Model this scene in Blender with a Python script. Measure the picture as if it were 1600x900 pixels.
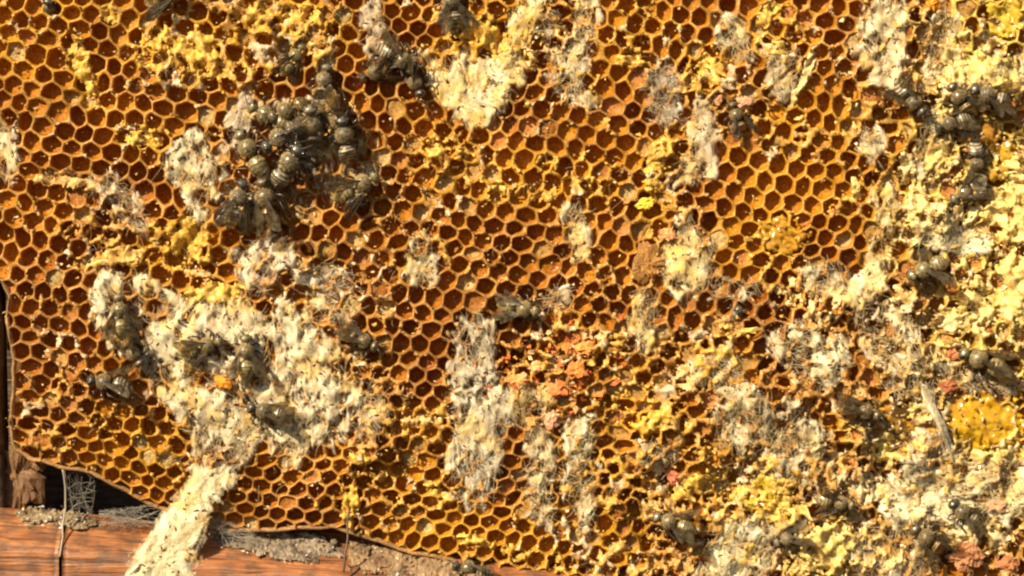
import bpy, math, random
import numpy as np
from mathutils import Matrix, Vector

# ------------------------------------------------------------------ scene, camera, light
for o in list(bpy.data.objects):
    bpy.data.objects.remove(o)
sc = bpy.context.scene
COL = sc.collection
S = 0.000165            # metres per layout unit (one brood cell is about 33 units = 5.4 mm)
Z0 = 0.10               # height of the middle of the comb

def W(u, v, w=0.0):     # layout (right, down, towards the viewer) -> metres
    return Vector(((u-800)*S, -w*S, Z0+(450-v)*S))

cam = bpy.data.cameras.new('camera')
camo = bpy.data.objects.new('camera', cam); COL.objects.link(camo)
DIST = 0.70
camo.location = (0, -DIST, Z0)
camo.rotation_euler = (math.radians(90), 0, 0)
cam.sensor_width = 36
cam.lens = 36*DIST/(1600*S)
cam.clip_start = 0.01
cam.clip_end = 50
sc.camera = camo

SUN = Vector((-0.56, -0.60, 0.57)).normalized()       # from the comb towards the sun
world = bpy.data.worlds.new('World'); sc.world = world
world.use_nodes = True
nt = world.node_tree
sky = nt.nodes.new('ShaderNodeTexSky'); sky.sky_type = 'NISHITA'
sky.sun_disc = False
sky.sun_elevation = math.asin(SUN.z)
sky.sun_rotation = math.atan2(SUN.x, SUN.y)
bg = nt.nodes['Background']; bg.inputs[1].default_value = 0.05
nt.links.new(sky.outputs[0], bg.inputs[0])
sl = bpy.data.lights.new('sun', 'SUN'); sl.energy = 5.0; sl.angle = math.radians(0.5)
sl.color = (1.0, 0.83, 0.57)
so = bpy.data.objects.new('sun', sl); COL.objects.link(so)
so.rotation_euler = (-SUN).to_track_quat('-Z', 'Y').to_euler()
so.location = SUN*2
sc.view_settings.view_transform = 'Standard'
sc.view_settings.look = 'None'
sc.cycles.filter_width = 2.3
sc.view_settings.exposure = 0.86
sc.view_settings.gamma = 1.0
sc.view_settings.use_curve_mapping = False

rng = np.random.default_rng(7)
random.seed(7)

# ------------------------------------------------------------------ noise
def _h(ix, iy, seed):
    n = (ix.astype(np.int64)*374761393 + iy.astype(np.int64)*668265263 + seed*982451653) & 0xffffffff
    n = ((n ^ (n >> 13))*1274126177) & 0xffffffff
    n = ((n ^ (n >> 16))*2246822519) & 0xffffffff
    return ((n ^ (n >> 15)) & 0xffffff)/float(0xffffff)

def vn(x, y, seed=0):
    x = np.asarray(x, float); y = np.asarray(y, float)
    ix = np.floor(x); iy = np.floor(y); fx = x-ix; fy = y-iy
    fx = fx*fx*(3-2*fx); fy = fy*fy*(3-2*fy)
    a = _h(ix, iy, seed); b = _h(ix+1, iy, seed); c = _h(ix, iy+1, seed); d = _h(ix+1, iy+1, seed)
    return (a*(1-fx)+b*fx)*(1-fy)+(c*(1-fx)+d*fx)*fy      # 0..1

def fbm(x, y, o=3, seed=0):
    s = 0; a = 0.5; t = 0
    for k in range(o):
        s = s+a*(vn(x*2**k, y*2**k, seed+k*17)-0.5)*2; t += a; a *= 0.55
    return s/t                                            # -1..1

def sst(x):
    x = np.clip(x, 0, 1); return x*x*(3-2*x)

def blobs(u, v, L):
    r = np.zeros(np.shape(u))
    for (x, y, ru, rv, ang, st) in L:
        a = math.radians(ang); c, s_ = math.cos(a), math.sin(a)
        du = (u-x)*c+(v-y)*s_; dv = -(u-x)*s_+(v-y)*c
        r = np.maximum(r, st*sst(1.45-np.sqrt((du/ru)**2+(dv/rv)**2)))
    return r

def poly_sd(u, v, P):          # signed distance, positive inside
    P = np.asarray(P, float); n = len(P)
    d = np.full(np.shape(u), 1e9); ins = np.zeros(np.shape(u), bool)
    for i in range(n):
        ax, ay = P[i]; bx, by = P[(i+1) % n]
        ex, ey = bx-ax, by-ay
        t = np.clip(((u-ax)*ex+(v-ay)*ey)/(ex*ex+ey*ey+1e-9), 0, 1)
        d = np.minimum(d, np.hypot(u-ax-t*ex, v-ay-t*ey))
        cnd = ((ay > v) != (by > v))
        xi = ax+(v-ay)*ex/(ey if abs(ey) > 1e-9 else 1e-9)
        ins ^= cnd & (u < xi)
    return np.where(ins, d, -d)

def poly_clamp(u, v, P):       # move points outside the outline onto it
    P = np.asarray(P, float); n = len(P)
    best = np.full(np.shape(u), 1e9); bu = np.array(u, float); bv = np.array(v, float)
    for i in range(n):
        ax, ay = P[i]; bx, by = P[(i+1) % n]; ex, ey = bx-ax, by-ay
        t = np.clip(((u-ax)*ex+(v-ay)*ey)/(ex*ex+ey*ey+1e-9), 0, 1)
        qx, qy = ax+t*ex, ay+t*ey; d = np.hypot(u-qx, v-qy)
        m = d < best
        best = np.where(m, d, best); bu = np.where(m, qx, bu); bv = np.where(m, qy, bv)
    out = poly_sd(u, v, P) < 0
    return np.where(out, bu, u), np.where(out, bv, v)

# ------------------------------------------------------------------ mesh helpers
def mesh_np(name, V, Q=None, T=None, C=None, smooth=True, world_units=False):
    """V (n,3) in layout units (u, v, w) unless world_units; Q quads, T triangles, C rgb per vertex"""
    V = np.asarray(V, float)
    if not world_units:
        V = np.stack([(V[:, 0]-800)*S, -V[:, 2]*S, Z0+(450-V[:, 1])*S], 1)
    me = bpy.data.meshes.new(name)
    Q = np.zeros((0, 4), int) if Q is None or len(Q) == 0 else np.asarray(Q, int)
    T = np.zeros((0, 3), int) if T is None or len(T) == 0 else np.asarray(T, int)
    me.vertices.add(len(V)); me.vertices.foreach_set('co', V.astype(np.float32).ravel())
    loops = np.concatenate([Q.ravel(), T.ravel()]).astype(np.int32)
    starts = np.concatenate([np.arange(len(Q))*4, len(Q)*4+np.arange(len(T))*3]).astype(np.int32)
    me.loops.add(len(loops)); me.loops.foreach_set('vertex_index', loops)
    me.polygons.add(len(starts)); me.polygons.foreach_set('loop_start', starts)
    me.update(calc_edges=True)
    me.polygons.foreach_set('use_smooth', np.full(len(starts), smooth, bool))
    if C is not None:
        a = me.color_attributes.new('Col', 'FLOAT_COLOR', 'POINT')
        c4 = np.ones((len(V), 4), np.float32); C = np.asarray(C); c4[:, :C.shape[1]] = np.clip(C, 0, 1)
        a.data.foreach_set('color', c4.ravel())
    me.validate()
    return me

def obj(name, me, mat, parent=None, kind=None, label=None):
    o = bpy.data.objects.new(name, me); COL.objects.link(o)
    if mat and not me.materials:
        me.materials.append(mat)
    if parent:
        o.parent = parent; o.matrix_parent_inverse = Matrix.Identity(4)
    if kind: o['kind'] = kind
    if label: o['label'] = label
    return o

def tag(o, label, cat, group=None):
    o['label'] = label; o['category'] = cat
    if group: o['group'] = group
    return o

def empty(name, loc=(0, 0, 0)):
    o = bpy.data.objects.new(name, None); COL.objects.link(o)
    o.location = loc; o.empty_display_size = 0.004
    return o

class MB:                      # gathers vertices, faces, colours in layout units
    def __init__(s): s.V = []; s.Q = []; s.T = []; s.C = []; s.n = 0
    def add(s, V, Q=None, T=None, C=(1, 1, 1)):
        V = np.asarray(V, float)
        if Q is not None and len(Q): s.Q.append(np.asarray(Q, int)+s.n)
        if T is not None and len(T): s.T.append(np.asarray(T, int)+s.n)
        C = np.asarray(C, float)
        s.C.append(np.broadcast_to(C, (len(V), len(C))) if C.ndim == 1 else C)
        s.V.append(V); s.n += len(V)
    def mesh(s, name, smooth=True, world_units=False):
        return mesh_np(name, np.concatenate(s.V), np.concatenate(s.Q) if s.Q else None,
                       np.concatenate(s.T) if s.T else None, np.concatenate(s.C), smooth, world_units)

def tube(P, R, sides=5, caps=True):
    P = np.asarray(P, float); n = len(P); R = np.broadcast_to(np.asarray(R, float), (n,))
    T = np.gradient(P, axis=0); T /= np.linalg.norm(T, axis=1)[:, None]+1e-9
    ref = np.array([0.31, 0.17, 0.93])
    A = np.cross(T, ref); A /= np.linalg.norm(A, axis=1)[:, None]+1e-9
    B = np.cross(T, A)
    th = np.arange(sides)*2*math.pi/sides
    V = (P[:, None]+R[:, None, None]*(np.cos(th)[None, :, None]*A[:, None]+np.sin(th)[None, :, None]*B[:, None])).reshape(-1, 3)
    i = np.arange(n-1)[:, None]*sides; k = np.arange(sides)[None]; k2 = (k+1) % sides
    Q = np.stack([i+k, i+k2, i+sides+k2, i+sides+k], -1).reshape(-1, 4)
    Tt = None
    if caps and sides > 3:
        Tt = [(0, j+1, j) for j in range(1, sides-1)]+[((n-1)*sides, (n-1)*sides+j, (n-1)*sides+j+1) for j in range(1, sides-1)]
    elif caps:
        Tt = [(0, 2, 1), ((n-1)*3, (n-1)*3+1, (n-1)*3+2)]
    return V, Q, Tt

def blob_mesh(r, seed, rough=0.28, n=9, m=14, sq=(1, 1, 1)):
    """closed lumpy ball, layout units, around the origin"""
    th = np.linspace(0, math.pi, n); ph = np.arange(m)*2*math.pi/m
    t, p = np.meshgrid(th, ph, indexing='ij')
    d = 1+rough*fbm(3+2.1*np.sin(t)*np.cos(p)+1.7*np.cos(t), 5+2.1*np.sin(t)*np.sin(p), 3, seed)
    V = np.stack([np.sin(t)*np.cos(p)*sq[0], np.sin(t)*np.sin(p)*sq[1], np.cos(t)*sq[2]], -1)*(d*r)[..., None]
    V = V.reshape(-1, 3)
    Q = [(i*m+j, i*m+(j+1) % m, (i+1)*m+(j+1) % m, (i+1)*m+j) for i in range(n-1) for j in range(m)]
    return V, Q

# ------------------------------------------------------------------ materials
def mat_new(name):
    m = bpy.data.materials.new(name); m.use_nodes = True
    t = m.node_tree; b = t.nodes['Principled BSDF']
    return m, t, b

def N(t, typ, **kw):
    n = t.nodes.new(typ)
    for k, v in kw.items(): setattr(n, k, v)
    return n

def attr_mat(name, rough=0.5, spec=0.4, nscale=2500, namt=0.25, bump=0.3, bscale=1800, transl=0.0, coat=0.0, bdist=0.0003, rvar=0.0, stretch=None):
    """colour from the mesh's own colour attribute, varied by fine noise; scale is per metre"""
    m, t, b = mat_new(name)
    a = N(t, 'ShaderNodeAttribute'); a.attribute_name = 'Col'
    g = N(t, 'ShaderNodeNewGeometry')
    mp = N(t, 'ShaderNodeMapping'); t.links.new(g.outputs['Position'], mp.inputs[0])
    if stretch: mp.inputs['Scale'].default_value = stretch
    n1 = N(t, 'ShaderNodeTexNoise'); n1.inputs['Scale'].default_value = nscale; n1.inputs['Detail'].default_value = 4
    t.links.new(mp.outputs[0], n1.inputs['Vector'])
    mr = N(t, 'ShaderNodeMapRange'); mr.inputs[1].default_value = 0.3; mr.inputs[2].default_value = 0.7
    mr.inputs[3].default_value = 1-namt*1.3; mr.inputs[4].default_value = 1+namt*0.7
    t.links.new(n1.outputs[0], mr.inputs[0])
    mx = N(t, 'ShaderNodeMix', data_type='RGBA', blend_type='MULTIPLY'); mx.inputs[0].default_value = 1
    t.links.new(a.outputs['Color'], mx.inputs[6]); t.links.new(mr.outputs[0], mx.inputs[7])
    t.links.new(mx.outputs[2], b.inputs['Base Color'])
    b.inputs['Roughness'].default_value = rough
    b.inputs['Specular IOR Level'].default_value = spec
    b.inputs['Coat Weight'].default_value = coat
    b.inputs['Coat Roughness'].default_value = 0.12
    if rvar:
        r2 = N(t, 'ShaderNodeMapRange'); r2.inputs[1].default_value = 0.35; r2.inputs[2].default_value = 0.65
        r2.inputs[3].default_value = max(0.05, rough-rvar); r2.inputs[4].default_value = rough+rvar
        n3 = N(t, 'ShaderNodeTexNoise'); n3.inputs['Scale'].default_value = nscale*0.5
        t.links.new(mp.outputs[0], n3.inputs['Vector'])
        t.links.new(n3.outputs[0], r2.inputs[0]); t.links.new(r2.outputs[0], b.inputs['Roughness'])
    if bump:
        n2 = N(t, 'ShaderNodeTexNoise'); n2.inputs['Scale'].default_value = bscale; n2.inputs['Detail'].default_value = 5
        t.links.new(mp.outputs[0], n2.inputs['Vector'])
        bp = N(t, 'ShaderNodeBump'); bp.inputs['Strength'].default_value = bump; bp.inputs['Distance'].default_value = bdist
        t.links.new(n2.outputs[0], bp.inputs['Height']); t.links.new(bp.outputs[0], b.inputs['Normal'])
    if transl:
        tr = N(t, 'ShaderNodeBsdfTranslucent'); t.links.new(mx.outputs[2], tr.inputs[0])
        ms = N(t, 'ShaderNodeMixShader'); ms.inputs[0].default_value = transl
        out = t.nodes['Material Output']
        t.links.new(b.outputs[0], ms.inputs[1]); t.links.new(tr.outputs[0], ms.inputs[2]); t.links.new(ms.outputs[0], out.inputs[0])
    return m

M = {}
M['comb'] = attr_mat('comb_wax', 0.5, 0.22, 1600, 0.35, 0.35, 2200, transl=0.3, rvar=0.15)
M['torn'] = attr_mat('torn_wax', 0.34, 0.4, 2200, 0.30, 0.5, 2600, transl=0.15, rvar=0.2)
M['honey'] = attr_mat('honey', 0.12, 0.6, 900, 0.2, 0.25, 1500, transl=0.2, coat=0.6)
M['web'] = attr_mat('moth_silk', 0.75, 0.25, 2800, 0.30, 0.7, 3000, transl=0.15)
M['strand'] = attr_mat('silk_strand', 0.5, 0.4, 2000, 0.10, 0, transl=0.45)
M['frass'] = attr_mat('frass', 0.7, 0.3, 2500, 0.3, 0.3, 3000)
M['bee'] = attr_mat('bee_cuticle', 0.36, 0.6, 1500, 0.45, 0.25, 3000, coat=0.4, rvar=0.15)
M['hair'] = attr_mat('bee_hair', 0.7, 0.2, 1500, 0.2, 0)
M['pollen'] = attr_mat('pollen', 0.55, 0.35, 2200, 0.3, 0.6, 3000)
M['thread'] = attr_mat('wire_metal', 0.45, 0.5, 1500, 0.3, 0.2, 2500)

def web_mat():                 # thin spun silk: streaky, partly see-through where it thins out
    m = attr_mat('moth_silk', 0.7, 0.25, 2200, 0.16, 0.25, 2600, transl=0.22)
    t = m.node_tree; out = t.nodes['Material Output']; sh = out.inputs[0].links[0].from_socket
    a = N(t, 'ShaderNodeAttribute'); a.attribute_name = 'Col'
    g = N(t, 'ShaderNodeNewGeometry'); mp = N(t, 'ShaderNodeMapping'); mp.inputs['Scale'].default_value = (2600, 1200, 800)
    t.links.new(g.outputs['Position'], mp.inputs[0])
    n = N(t, 'ShaderNodeTexNoise'); n.inputs['Scale'].default_value = 1; n.inputs['Detail'].default_value = 3; n.inputs['Distortion'].default_value = .8
    t.links.new(mp.outputs[0], n.inputs['Vector'])
    ad = N(t, 'ShaderNodeMath', operation='ADD'); t.links.new(a.outputs['Alpha'], ad.inputs[0]); t.links.new(n.outputs[0], ad.inputs[1])
    mr = N(t, 'ShaderNodeMapRange'); mr.inputs[1].default_value = .62; mr.inputs[2].default_value = 1.28; mr.inputs[3].default_value = 0; mr.inputs[4].default_value = 1
    t.links.new(ad.outputs[0], mr.inputs[0])
    tr = N(t, 'ShaderNodeBsdfTransparent'); ms = N(t, 'ShaderNodeMixShader'); t.links.new(mr.outputs[0], ms.inputs[0])
    t.links.new(tr.outputs[0], ms.inputs[1]); t.links.new(sh, ms.inputs[2]); t.links.new(ms.outputs[0], out.inputs[0])
    return m
M['web'] = web_mat()
def wing_mat():
    m, t, b = mat_new('bee_wing')
    b.inputs['Base Color'].default_value = (0.16, 0.13, 0.075, 1); b.inputs['Roughness'].default_value = 0.22
    b.inputs['Specular IOR Level'].default_value = 0.6
    tr = N(t, 'ShaderNodeBsdfTransparent'); tr.inputs[0].default_value = (0.75, 0.68, 0.52, 1)
    g = N(t, 'ShaderNodeNewGeometry'); n1 = N(t, 'ShaderNodeTexNoise'); n1.inputs['Scale'].default_value = 700
    t.links.new(g.outputs['Position'], n1.inputs['Vector'])
    mr = N(t, 'ShaderNodeMapRange'); mr.inputs[1].default_value = 0.35; mr.inputs[2].default_value = 0.65
    mr.inputs[3].default_value = 0.05; mr.inputs[4].default_value = 0.38
    t.links.new(n1.outputs[0], mr.inputs[0])
    ms = N(t, 'ShaderNodeMixShader'); t.links.new(mr.outputs[0], ms.inputs[0])
    t.links.new(tr.outputs[0], ms.inputs[1]); t.links.new(b.outputs[0], ms.inputs[2])
    t.links.new(ms.outputs[0], t.nodes['Material Output'].inputs[0])
    return m
M['wing'] = wing_mat()

def wood_mat(name, c1, c2, c3):
    m, t, b = mat_new(name)
    tc = N(t, 'ShaderNodeTexCoord'); mp = N(t, 'ShaderNodeMapping')
    mp.inputs['Scale'].default_value = (55, 900, 900)
    t.links.new(tc.outputs['Object'], mp.inputs[0])
    n1 = N(t, 'ShaderNodeTexNoise'); n1.inputs['Scale'].default_value = 1; n1.inputs['Detail'].default_value = 6; n1.inputs['Distortion'].default_value = 0.6
    t.links.new(mp.outputs[0], n1.inputs['Vector'])
    cr = N(t, 'ShaderNodeValToRGB'); e = cr.color_ramp.elements
    e[0].position = 0.30; e[0].color = (*c1, 1); e[1].position = 0.72; e[1].color = (*c3, 1)
    k = e.new(0.5); k.color = (*c2, 1)
    t.links.new(n1.outputs[0], cr.inputs[0])
    n2 = N(t, 'ShaderNodeTexNoise'); n2.inputs['Scale'].default_value = 260; n2.inputs['Detail'].default_value = 5
    t.links.new(tc.outputs['Object'], n2.inputs['Vector'])
    mr = N(t, 'ShaderNodeMapRange'); mr.inputs[1].default_value = 0.45; mr.inputs[2].default_value = 0.68; mr.inputs[3].default_value = 0.0; mr.inputs[4].default_value = 0.85
    t.links.new(n2.outputs[0], mr.inputs[0])
    mx = N(t, 'ShaderNodeMix', data_type='RGBA'); t.links.new(mr.outputs[0], mx.inputs[0])
    t.links.new(cr.outputs[0], mx.inputs[6]); mx.inputs[7].default_value = (0.10, 0.055, 0.03, 1)
    t.links.new(mx.outputs[2], b.inputs['Base Color']); b.inputs['Roughness'].default_value = 0.4
    bp = N(t, 'ShaderNodeBump'); bp.inputs['Strength'].default_value = 0.8; bp.inputs['Distance'].default_value = 0.0008
    t.links.new(n1.outputs[0], bp.inputs['Height']); t.links.new(bp.outputs[0], b.inputs['Normal'])
    return m
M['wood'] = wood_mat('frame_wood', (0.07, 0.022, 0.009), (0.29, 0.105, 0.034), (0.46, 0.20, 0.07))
M['shadewood'] = wood_mat('shade_wood', (0.018, 0.009, 0.005), (0.035, 0.017, 0.009), (0.07, 0.033, 0.016))  # near-black wood: shade of the gap painted into its colour

# ------------------------------------------------------------------ the comb: outline, relief, zones
OUT = [(-170, -140), (1770, -140), (1770, 1010), (775, 1010), (752, 905), (700, 878), (640, 866), (598, 852), (560, 838), (541, 832),
       (520, 826), (440, 830), (345, 832), (300, 812), (240, 796), (190, 768), (140, 741), (90, 730), (42, 717), (20, 702),
       (13, 660), (21, 610), (20, 560), (9, 500), (13, 462), (0, 438), (-30, 425), (-170, 418)]


# torn places (walls ragged and lowered)
DMG = [(690, 285, 100, 50, 10, .6), (600, 390, 70, 60, 0, .4), (640, 190, 60, 50, 0, .35), (200, 640, 130, 60, 20, .5), (60, 690, 60, 40, 0, .5), (380, 110, 50, 60, 0, .6), (380, 20, 60, 30, 0, .7), (560, 620, 60, 90, 0, .5), (920, 350, 60, 60, 0, .3), (1000, 60, 60, 40, 0, .4), (70, 60, 40, 40, 0, .3), (60, 440, 60, 40, 0, .25),
       (500, 740, 120, 40, 0, .35), (250, 80, 60, 55, 0, .8), (310, 95, 60, 45, 20, .9), (450, 50, 90, 60, 0, .9), (130, 110, 22, 70, -20, .7), (225, 215, 40, 30, 0, .7),
       (120, 285, 90, 18, 10, .8), (180, 330, 60, 50, 30, .8), (280, 385, 60, 50, 0, .9), (180, 405, 70, 22, 0, .9), (700, 250, 70, 60, 0, .5),
       (770, 60, 80, 40, -20, .9), (870, 60, 60, 70, 0, .8), (980, 95, 40, 20, 0, .8), (1110, 110, 50, 60, 0, .8), (1170, 160, 50, 50, 0, .8),
       (1030, 280, 30, 70, 10, .9), (850, 285, 120, 30, 0, .6), (1060, 370, 70, 60, 0, .8), (1210, 80, 40, 60, 0, .6), (1230, 30, 40, 30, 0, .6),
       (500, 430, 110, 50, 10, .8), (570, 480, 60, 60, 0, .6), (640, 290, 50, 60, 0, .4), (640, 650, 80, 30, 0, .7), (600, 720, 60, 40, 0, .6),
       (870, 570, 120, 70, -20, .9), (960, 640, 90, 90, 0, .6), (1040, 660, 60, 50, 0, .9), (1110, 560, 90, 70, 0, .7), (1000, 760, 120, 80, 0, .9),
       (1480, 150, 130, 200, 0, .9), (1500, 450, 160, 200, 0, 1), (1400, 700, 260, 240, 0, 1), (1250, 560, 80, 70, 0, .9), (1350, 470, 70, 60, 0, .9),
       (1180, 700, 100, 100, 0, .9), (1150, 860, 200, 90, 0, .9), (880, 790, 90, 60, 0, .7), (760, 420, 30, 60, 0, .3), (300, 720, 90, 50, 20, .4),
       (80, 640, 80, 60, 0, .3), (190, 690, 80, 30, 30, .45), (840, 500, 60, 50, 0, .6), (900, 430, 60, 40, 0, .4)]
# wax of a golden, younger colour
GOLD = [(40, 40, 110, 90, 0, .75), (300, 80, 110, 60, 0, .9), (450, 50, 100, 60, 0, .95), (130, 110, 26, 80, -20, .9), (225, 215, 50, 30, 0, .8),
        (280, 385, 70, 50, 0, .9), (760, 50, 110, 50, -20, .9), (850, 285, 150, 45, 0, .75), (700, 250, 70, 60, 0, .5), (960, 100, 90, 40, 0, .6),
        (1110, 110, 60, 50, 0, .9), (1030, 280, 35, 80, 10, .9), (1200, 370, 70, 70, 0, .7), (1210, 60, 50, 60, 0, .7), (1270, 250, 160, 110, 0, .45),
        (650, 800, 130, 60, 15, .6), (960, 660, 100, 120, 0, .6), (1040, 665, 50, 40, 0, .9), (1110, 560, 80, 60, 0, .6), (900, 850, 130, 60, 0, .75),
        (1190, 760, 110, 70, 0, .8), (1000, 40, 120, 50, 0, .5), (200, 700, 130, 60, 20, .45), (640, 660, 70, 30, 0, .7), (880, 560, 100, 60, 0, .5)]
# bright yellow honeycomb on the right
BRIGHT = [(1560, 60, 110, 130, 0, 1), (1540, 250, 130, 160, 0, 1), (1570, 470, 110, 150, 0, 1), (1480, 330, 90, 120, 0, .9), (1385, 370, 30, 80, 5, .9),
          (1550, 670, 110, 70, 0, .9), (1400, 680, 90, 60, 0, .7), (1300, 860, 90, 70, 0, .9), (1460, 560, 90, 90, 0, .7), (1500, 800, 160, 80, 0, .6),
          (1180, 770, 60, 40, 0, .6), (1400, 60, 60, 60, 0, .5)]
# reddish, dark brood comb
RED = [(700, 540, 120, 110, 0, .8), (1100, 500, 120, 80, 0, .7), (60, 560, 90, 150, 0, .7), (480, 790, 140, 60, 0, .6), (860, 570, 120, 60, 0, .7), (790, 400, 120, 80, 0, .4), (160, 160, 120, 120, 0, .2)]

def field(fn, g=5.0):          # sample a slow field once on a grid, then look it up
    X, Y = np.arange(-260, 1861, g), np.arange(-260, 1161, g)
    F = fn(*np.meshgrid(X, Y, indexing='ij'))
    def look(u, v):
        a = np.clip((np.asarray(u, float)+260)/g, 0, len(X)-1.001); b = np.clip((np.asarray(v, float)+260)/g, 0, len(Y)-1.001)
        i = a.astype(int); j = b.astype(int); fa = a-i; fb = b-j
        return (F[i, j]*(1-fa)+F[i+1, j]*fa)*(1-fb)+(F[i, j+1]*(1-fa)+F[i+1, j+1]*fa)*fb
    return look
FLD = {k_: field(lambda U, V, L=L: blobs(U, V, L)) for k_, L in (('D', DMG), ('G', GOLD), ('B', BRIGHT), ('R', RED))}
_slow = blobs
def blobs(u, v, L):
    for k_, Q_ in (('D', DMG), ('G', GOLD), ('B', BRIGHT), ('R', RED)):
        if L is Q_: return FLD[k_](u, v)
    return _slow(u, v, L)
# relief of the whole face: gentle waves, hollows and ridges where it is torn, falling back towards the bottom
H0 = field(lambda u, v: 9*fbm(u/260, v/260, 2, 3)+3*fbm(u/70, v/70, 2, 5)-38*sst((v-520)/480)-10*sst((60-u)/120)
           + (1.5+19*_slow(u, v, DMG))*fbm(u/42, v/48, 2, 7), 4.0)

# --- lattice mapping: cell coordinates -> layout
PITCH = 30.0; ROT = math.radians(8.2)
def lat(a, b):
    x = a*PITCH; y = b*PITCH
    c, s_ = math.cos(ROT), math.sin(ROT)
    u = 780+x*c-y*s_; v = 430+x*s_+y*c
    k = sst((v-420)/520)
    u = 780+(u-780)*(1-0.07*k)
    v = v-60*k*sst((v-420)/520)
    D = blobs(u, v, DMG)
    u2 = u+9*fbm(u/110, v/110, 2, 41)+(4.6+5*D)*fbm(u/27, v/27, 2, 43)+2.2*D*fbm(u/8, v/8, 1, 44)
    v2 = v+9*fbm(u/110, v/110, 2, 47)+(4.6+5*D)*fbm(u/27, v/27, 2, 49)+2.2*D*fbm(u/8, v/8, 1, 50)
    return u2, v2

def rag(u, v, D):              # ragged rim of torn cells
    D2 = np.clip(D+.35*fbm(u/90, v/90, 2, 60)+.08, 0, 1)
    return D2*(-17*np.clip(fbm(u/30, v/30, 2, 61)+0.15, 0, 1)+6*fbm(u/7, v/7, 2, 63))+(0.8+0.5*D)*fbm(u/6, v/6, 1, 65)

honeycomb = empty('honeycomb', W(800, 1000, -40))
tag(honeycomb, 'old golden brown wax honeycomb with open hexagonal cells, torn by moths', 'honeycomb')
inv = Matrix.Translation(-Vector(honeycomb.location))
def cpart(name, me, mat, kind=None, label=None, parent=honeycomb):
    o = obj(name, me, mat, parent, kind, label)
    o.matrix_parent_inverse = inv
    return o

ia, ja = np.meshgrid(np.arange(-42, 43), np.arange(-36, 37), indexing='ij')
ca = (ia+0.5*(ja % 2)).ravel().astype(float); cb = (ja*0.8660254).ravel()
cu, cv = lat(ca, cb)
keep = (cu > -160) & (cu < 1760) & (cv > -125) & (cv < 1000) & (poly_sd(cu, cv, OUT) > -4)
ca, cb, cu, cv = ca[keep], cb[keep], cu[keep], cv[keep]
NC = len(ca)
K = 24
hexp = []
for e in range(6):
    a0 = math.radians(60*e-30); a1 = math.radians(60*e+30)
    for t in (0, .25, .5, .75):
        hexp.append(((1-t)*math.cos(a0)+t*math.cos(a1), (1-t)*math.sin(a0)+t*math.sin(a1)))
hexp = np.array(hexp)/math.sqrt(3)                    # pitch 1 hexagon, pointed top
rad = np.linalg.norm(hexp, axis=1, keepdims=True)
circ = hexp/rad*0.5
def inner(sz, mixc): return (hexp*(1-mixc)+circ*mixc)*sz
rnd = rng.random((NC, 8))
Dc = blobs(cu, cv, DMG); Gc = blobs(cu, cv, GOLD); Bc = blobs(cu, cv, BRIGHT); Rc = blobs(cu, cv, RED)
depth = 10+15*rnd[:, 0]**.8
filled = (rnd[:, 1] < 0.07+0.30*Dc+0.25*Bc)
depth = np.where(filled, 4+9*rnd[:, 2], depth+5*Dc)
rings = []
specs = [(1.0, 0.0), (0.955, .12), (0.92, .45), (0.885, .65), (0.82, .75), (0.40, 1.0)]
drop = [0.0, 0.2, 1.3, None, None, None]
tw = 0.03
for r, (sz, mc) in enumerate(specs):
    P = inner(sz, mc)
    if r == 0: k_ = np.ones((NC, K))
    else:                                              # thick and thin, lopsided walls
        nz_ = fbm(np.arange(K)[None]*.22+rnd[:, 3:4]*900, rnd[:, 4:5]*700+np.zeros((1, K)), 2, 57)
        wr = np.minimum(np.arange(K), K-np.arange(K))[None]*.22
        nz_ = fbm(wr+rnd[:, 3:4]*900, rnd[:, 4:5]*700+np.cos(np.arange(K)*2*math.pi/K)[None], 2, 57)
        k_ = 1-(.012+.045*(r >= 2))*(nz_+.5)*(1+2.2*Dc[:, None])-.10*(r >= 2)*(rnd[:, 4:5] < .10)
    A = ca[:, None]+P[None, :, 0]*k_
    B = cb[:, None]+P[None, :, 1]*k_
    u, v = lat(A, B)
    if r >= 3:                                         # tubes lean a little upwards, as brood cells do
        f = (0.35, 0.9, 1.0)[r-3]
        v = v-f*depth[:, None]*0.10; u = u-f*depth[:, None]*0.04
    u, v = poly_clamp(u, v, OUT)
    D = blobs(u, v, DMG)
    h = H0(u, v)+rag(u, v, D)
    if r < 3: w = h-drop[r]
    elif r == 3: w = h-1.6-0.4*depth[:, None]+0.6*fbm(u/5, v/5, 1, 71)
    elif r == 4: w = np.minimum(H0(cu, cv)[:, None]-0.92*depth[:, None]+1.5*fbm(u/6, v/6, 1, 73), h-2.2)
    else: w = np.minimum(H0(cu, cv)[:, None]-1.04*depth[:, None]+2.0*fbm(u/5, v/5, 2, 75), h-2.6)
    rings.append(np.stack([u, v, w], -1))
cen = np.stack([rings[-1][..., 0].mean(1), rings[-1][..., 1].mean(1), rings[-1][..., 2].mean(1)-0.6], -1)[:, None]
CV = np.concatenate(rings+[cen], 1)                    # (NC, 6*24+1, 3)
nr = len(rings)
k = np.arange(K); k2 = (k+1) % K
cq = np.concatenate([np.stack([r*K+k, r*K+k2, (r+1)*K+k2, (r+1)*K+k], 1) for r in range(nr-1)])
ct = np.stack([(nr-1)*K+k, (nr-1)*K+k2, np.full(K, nr*K)], 1)
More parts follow.
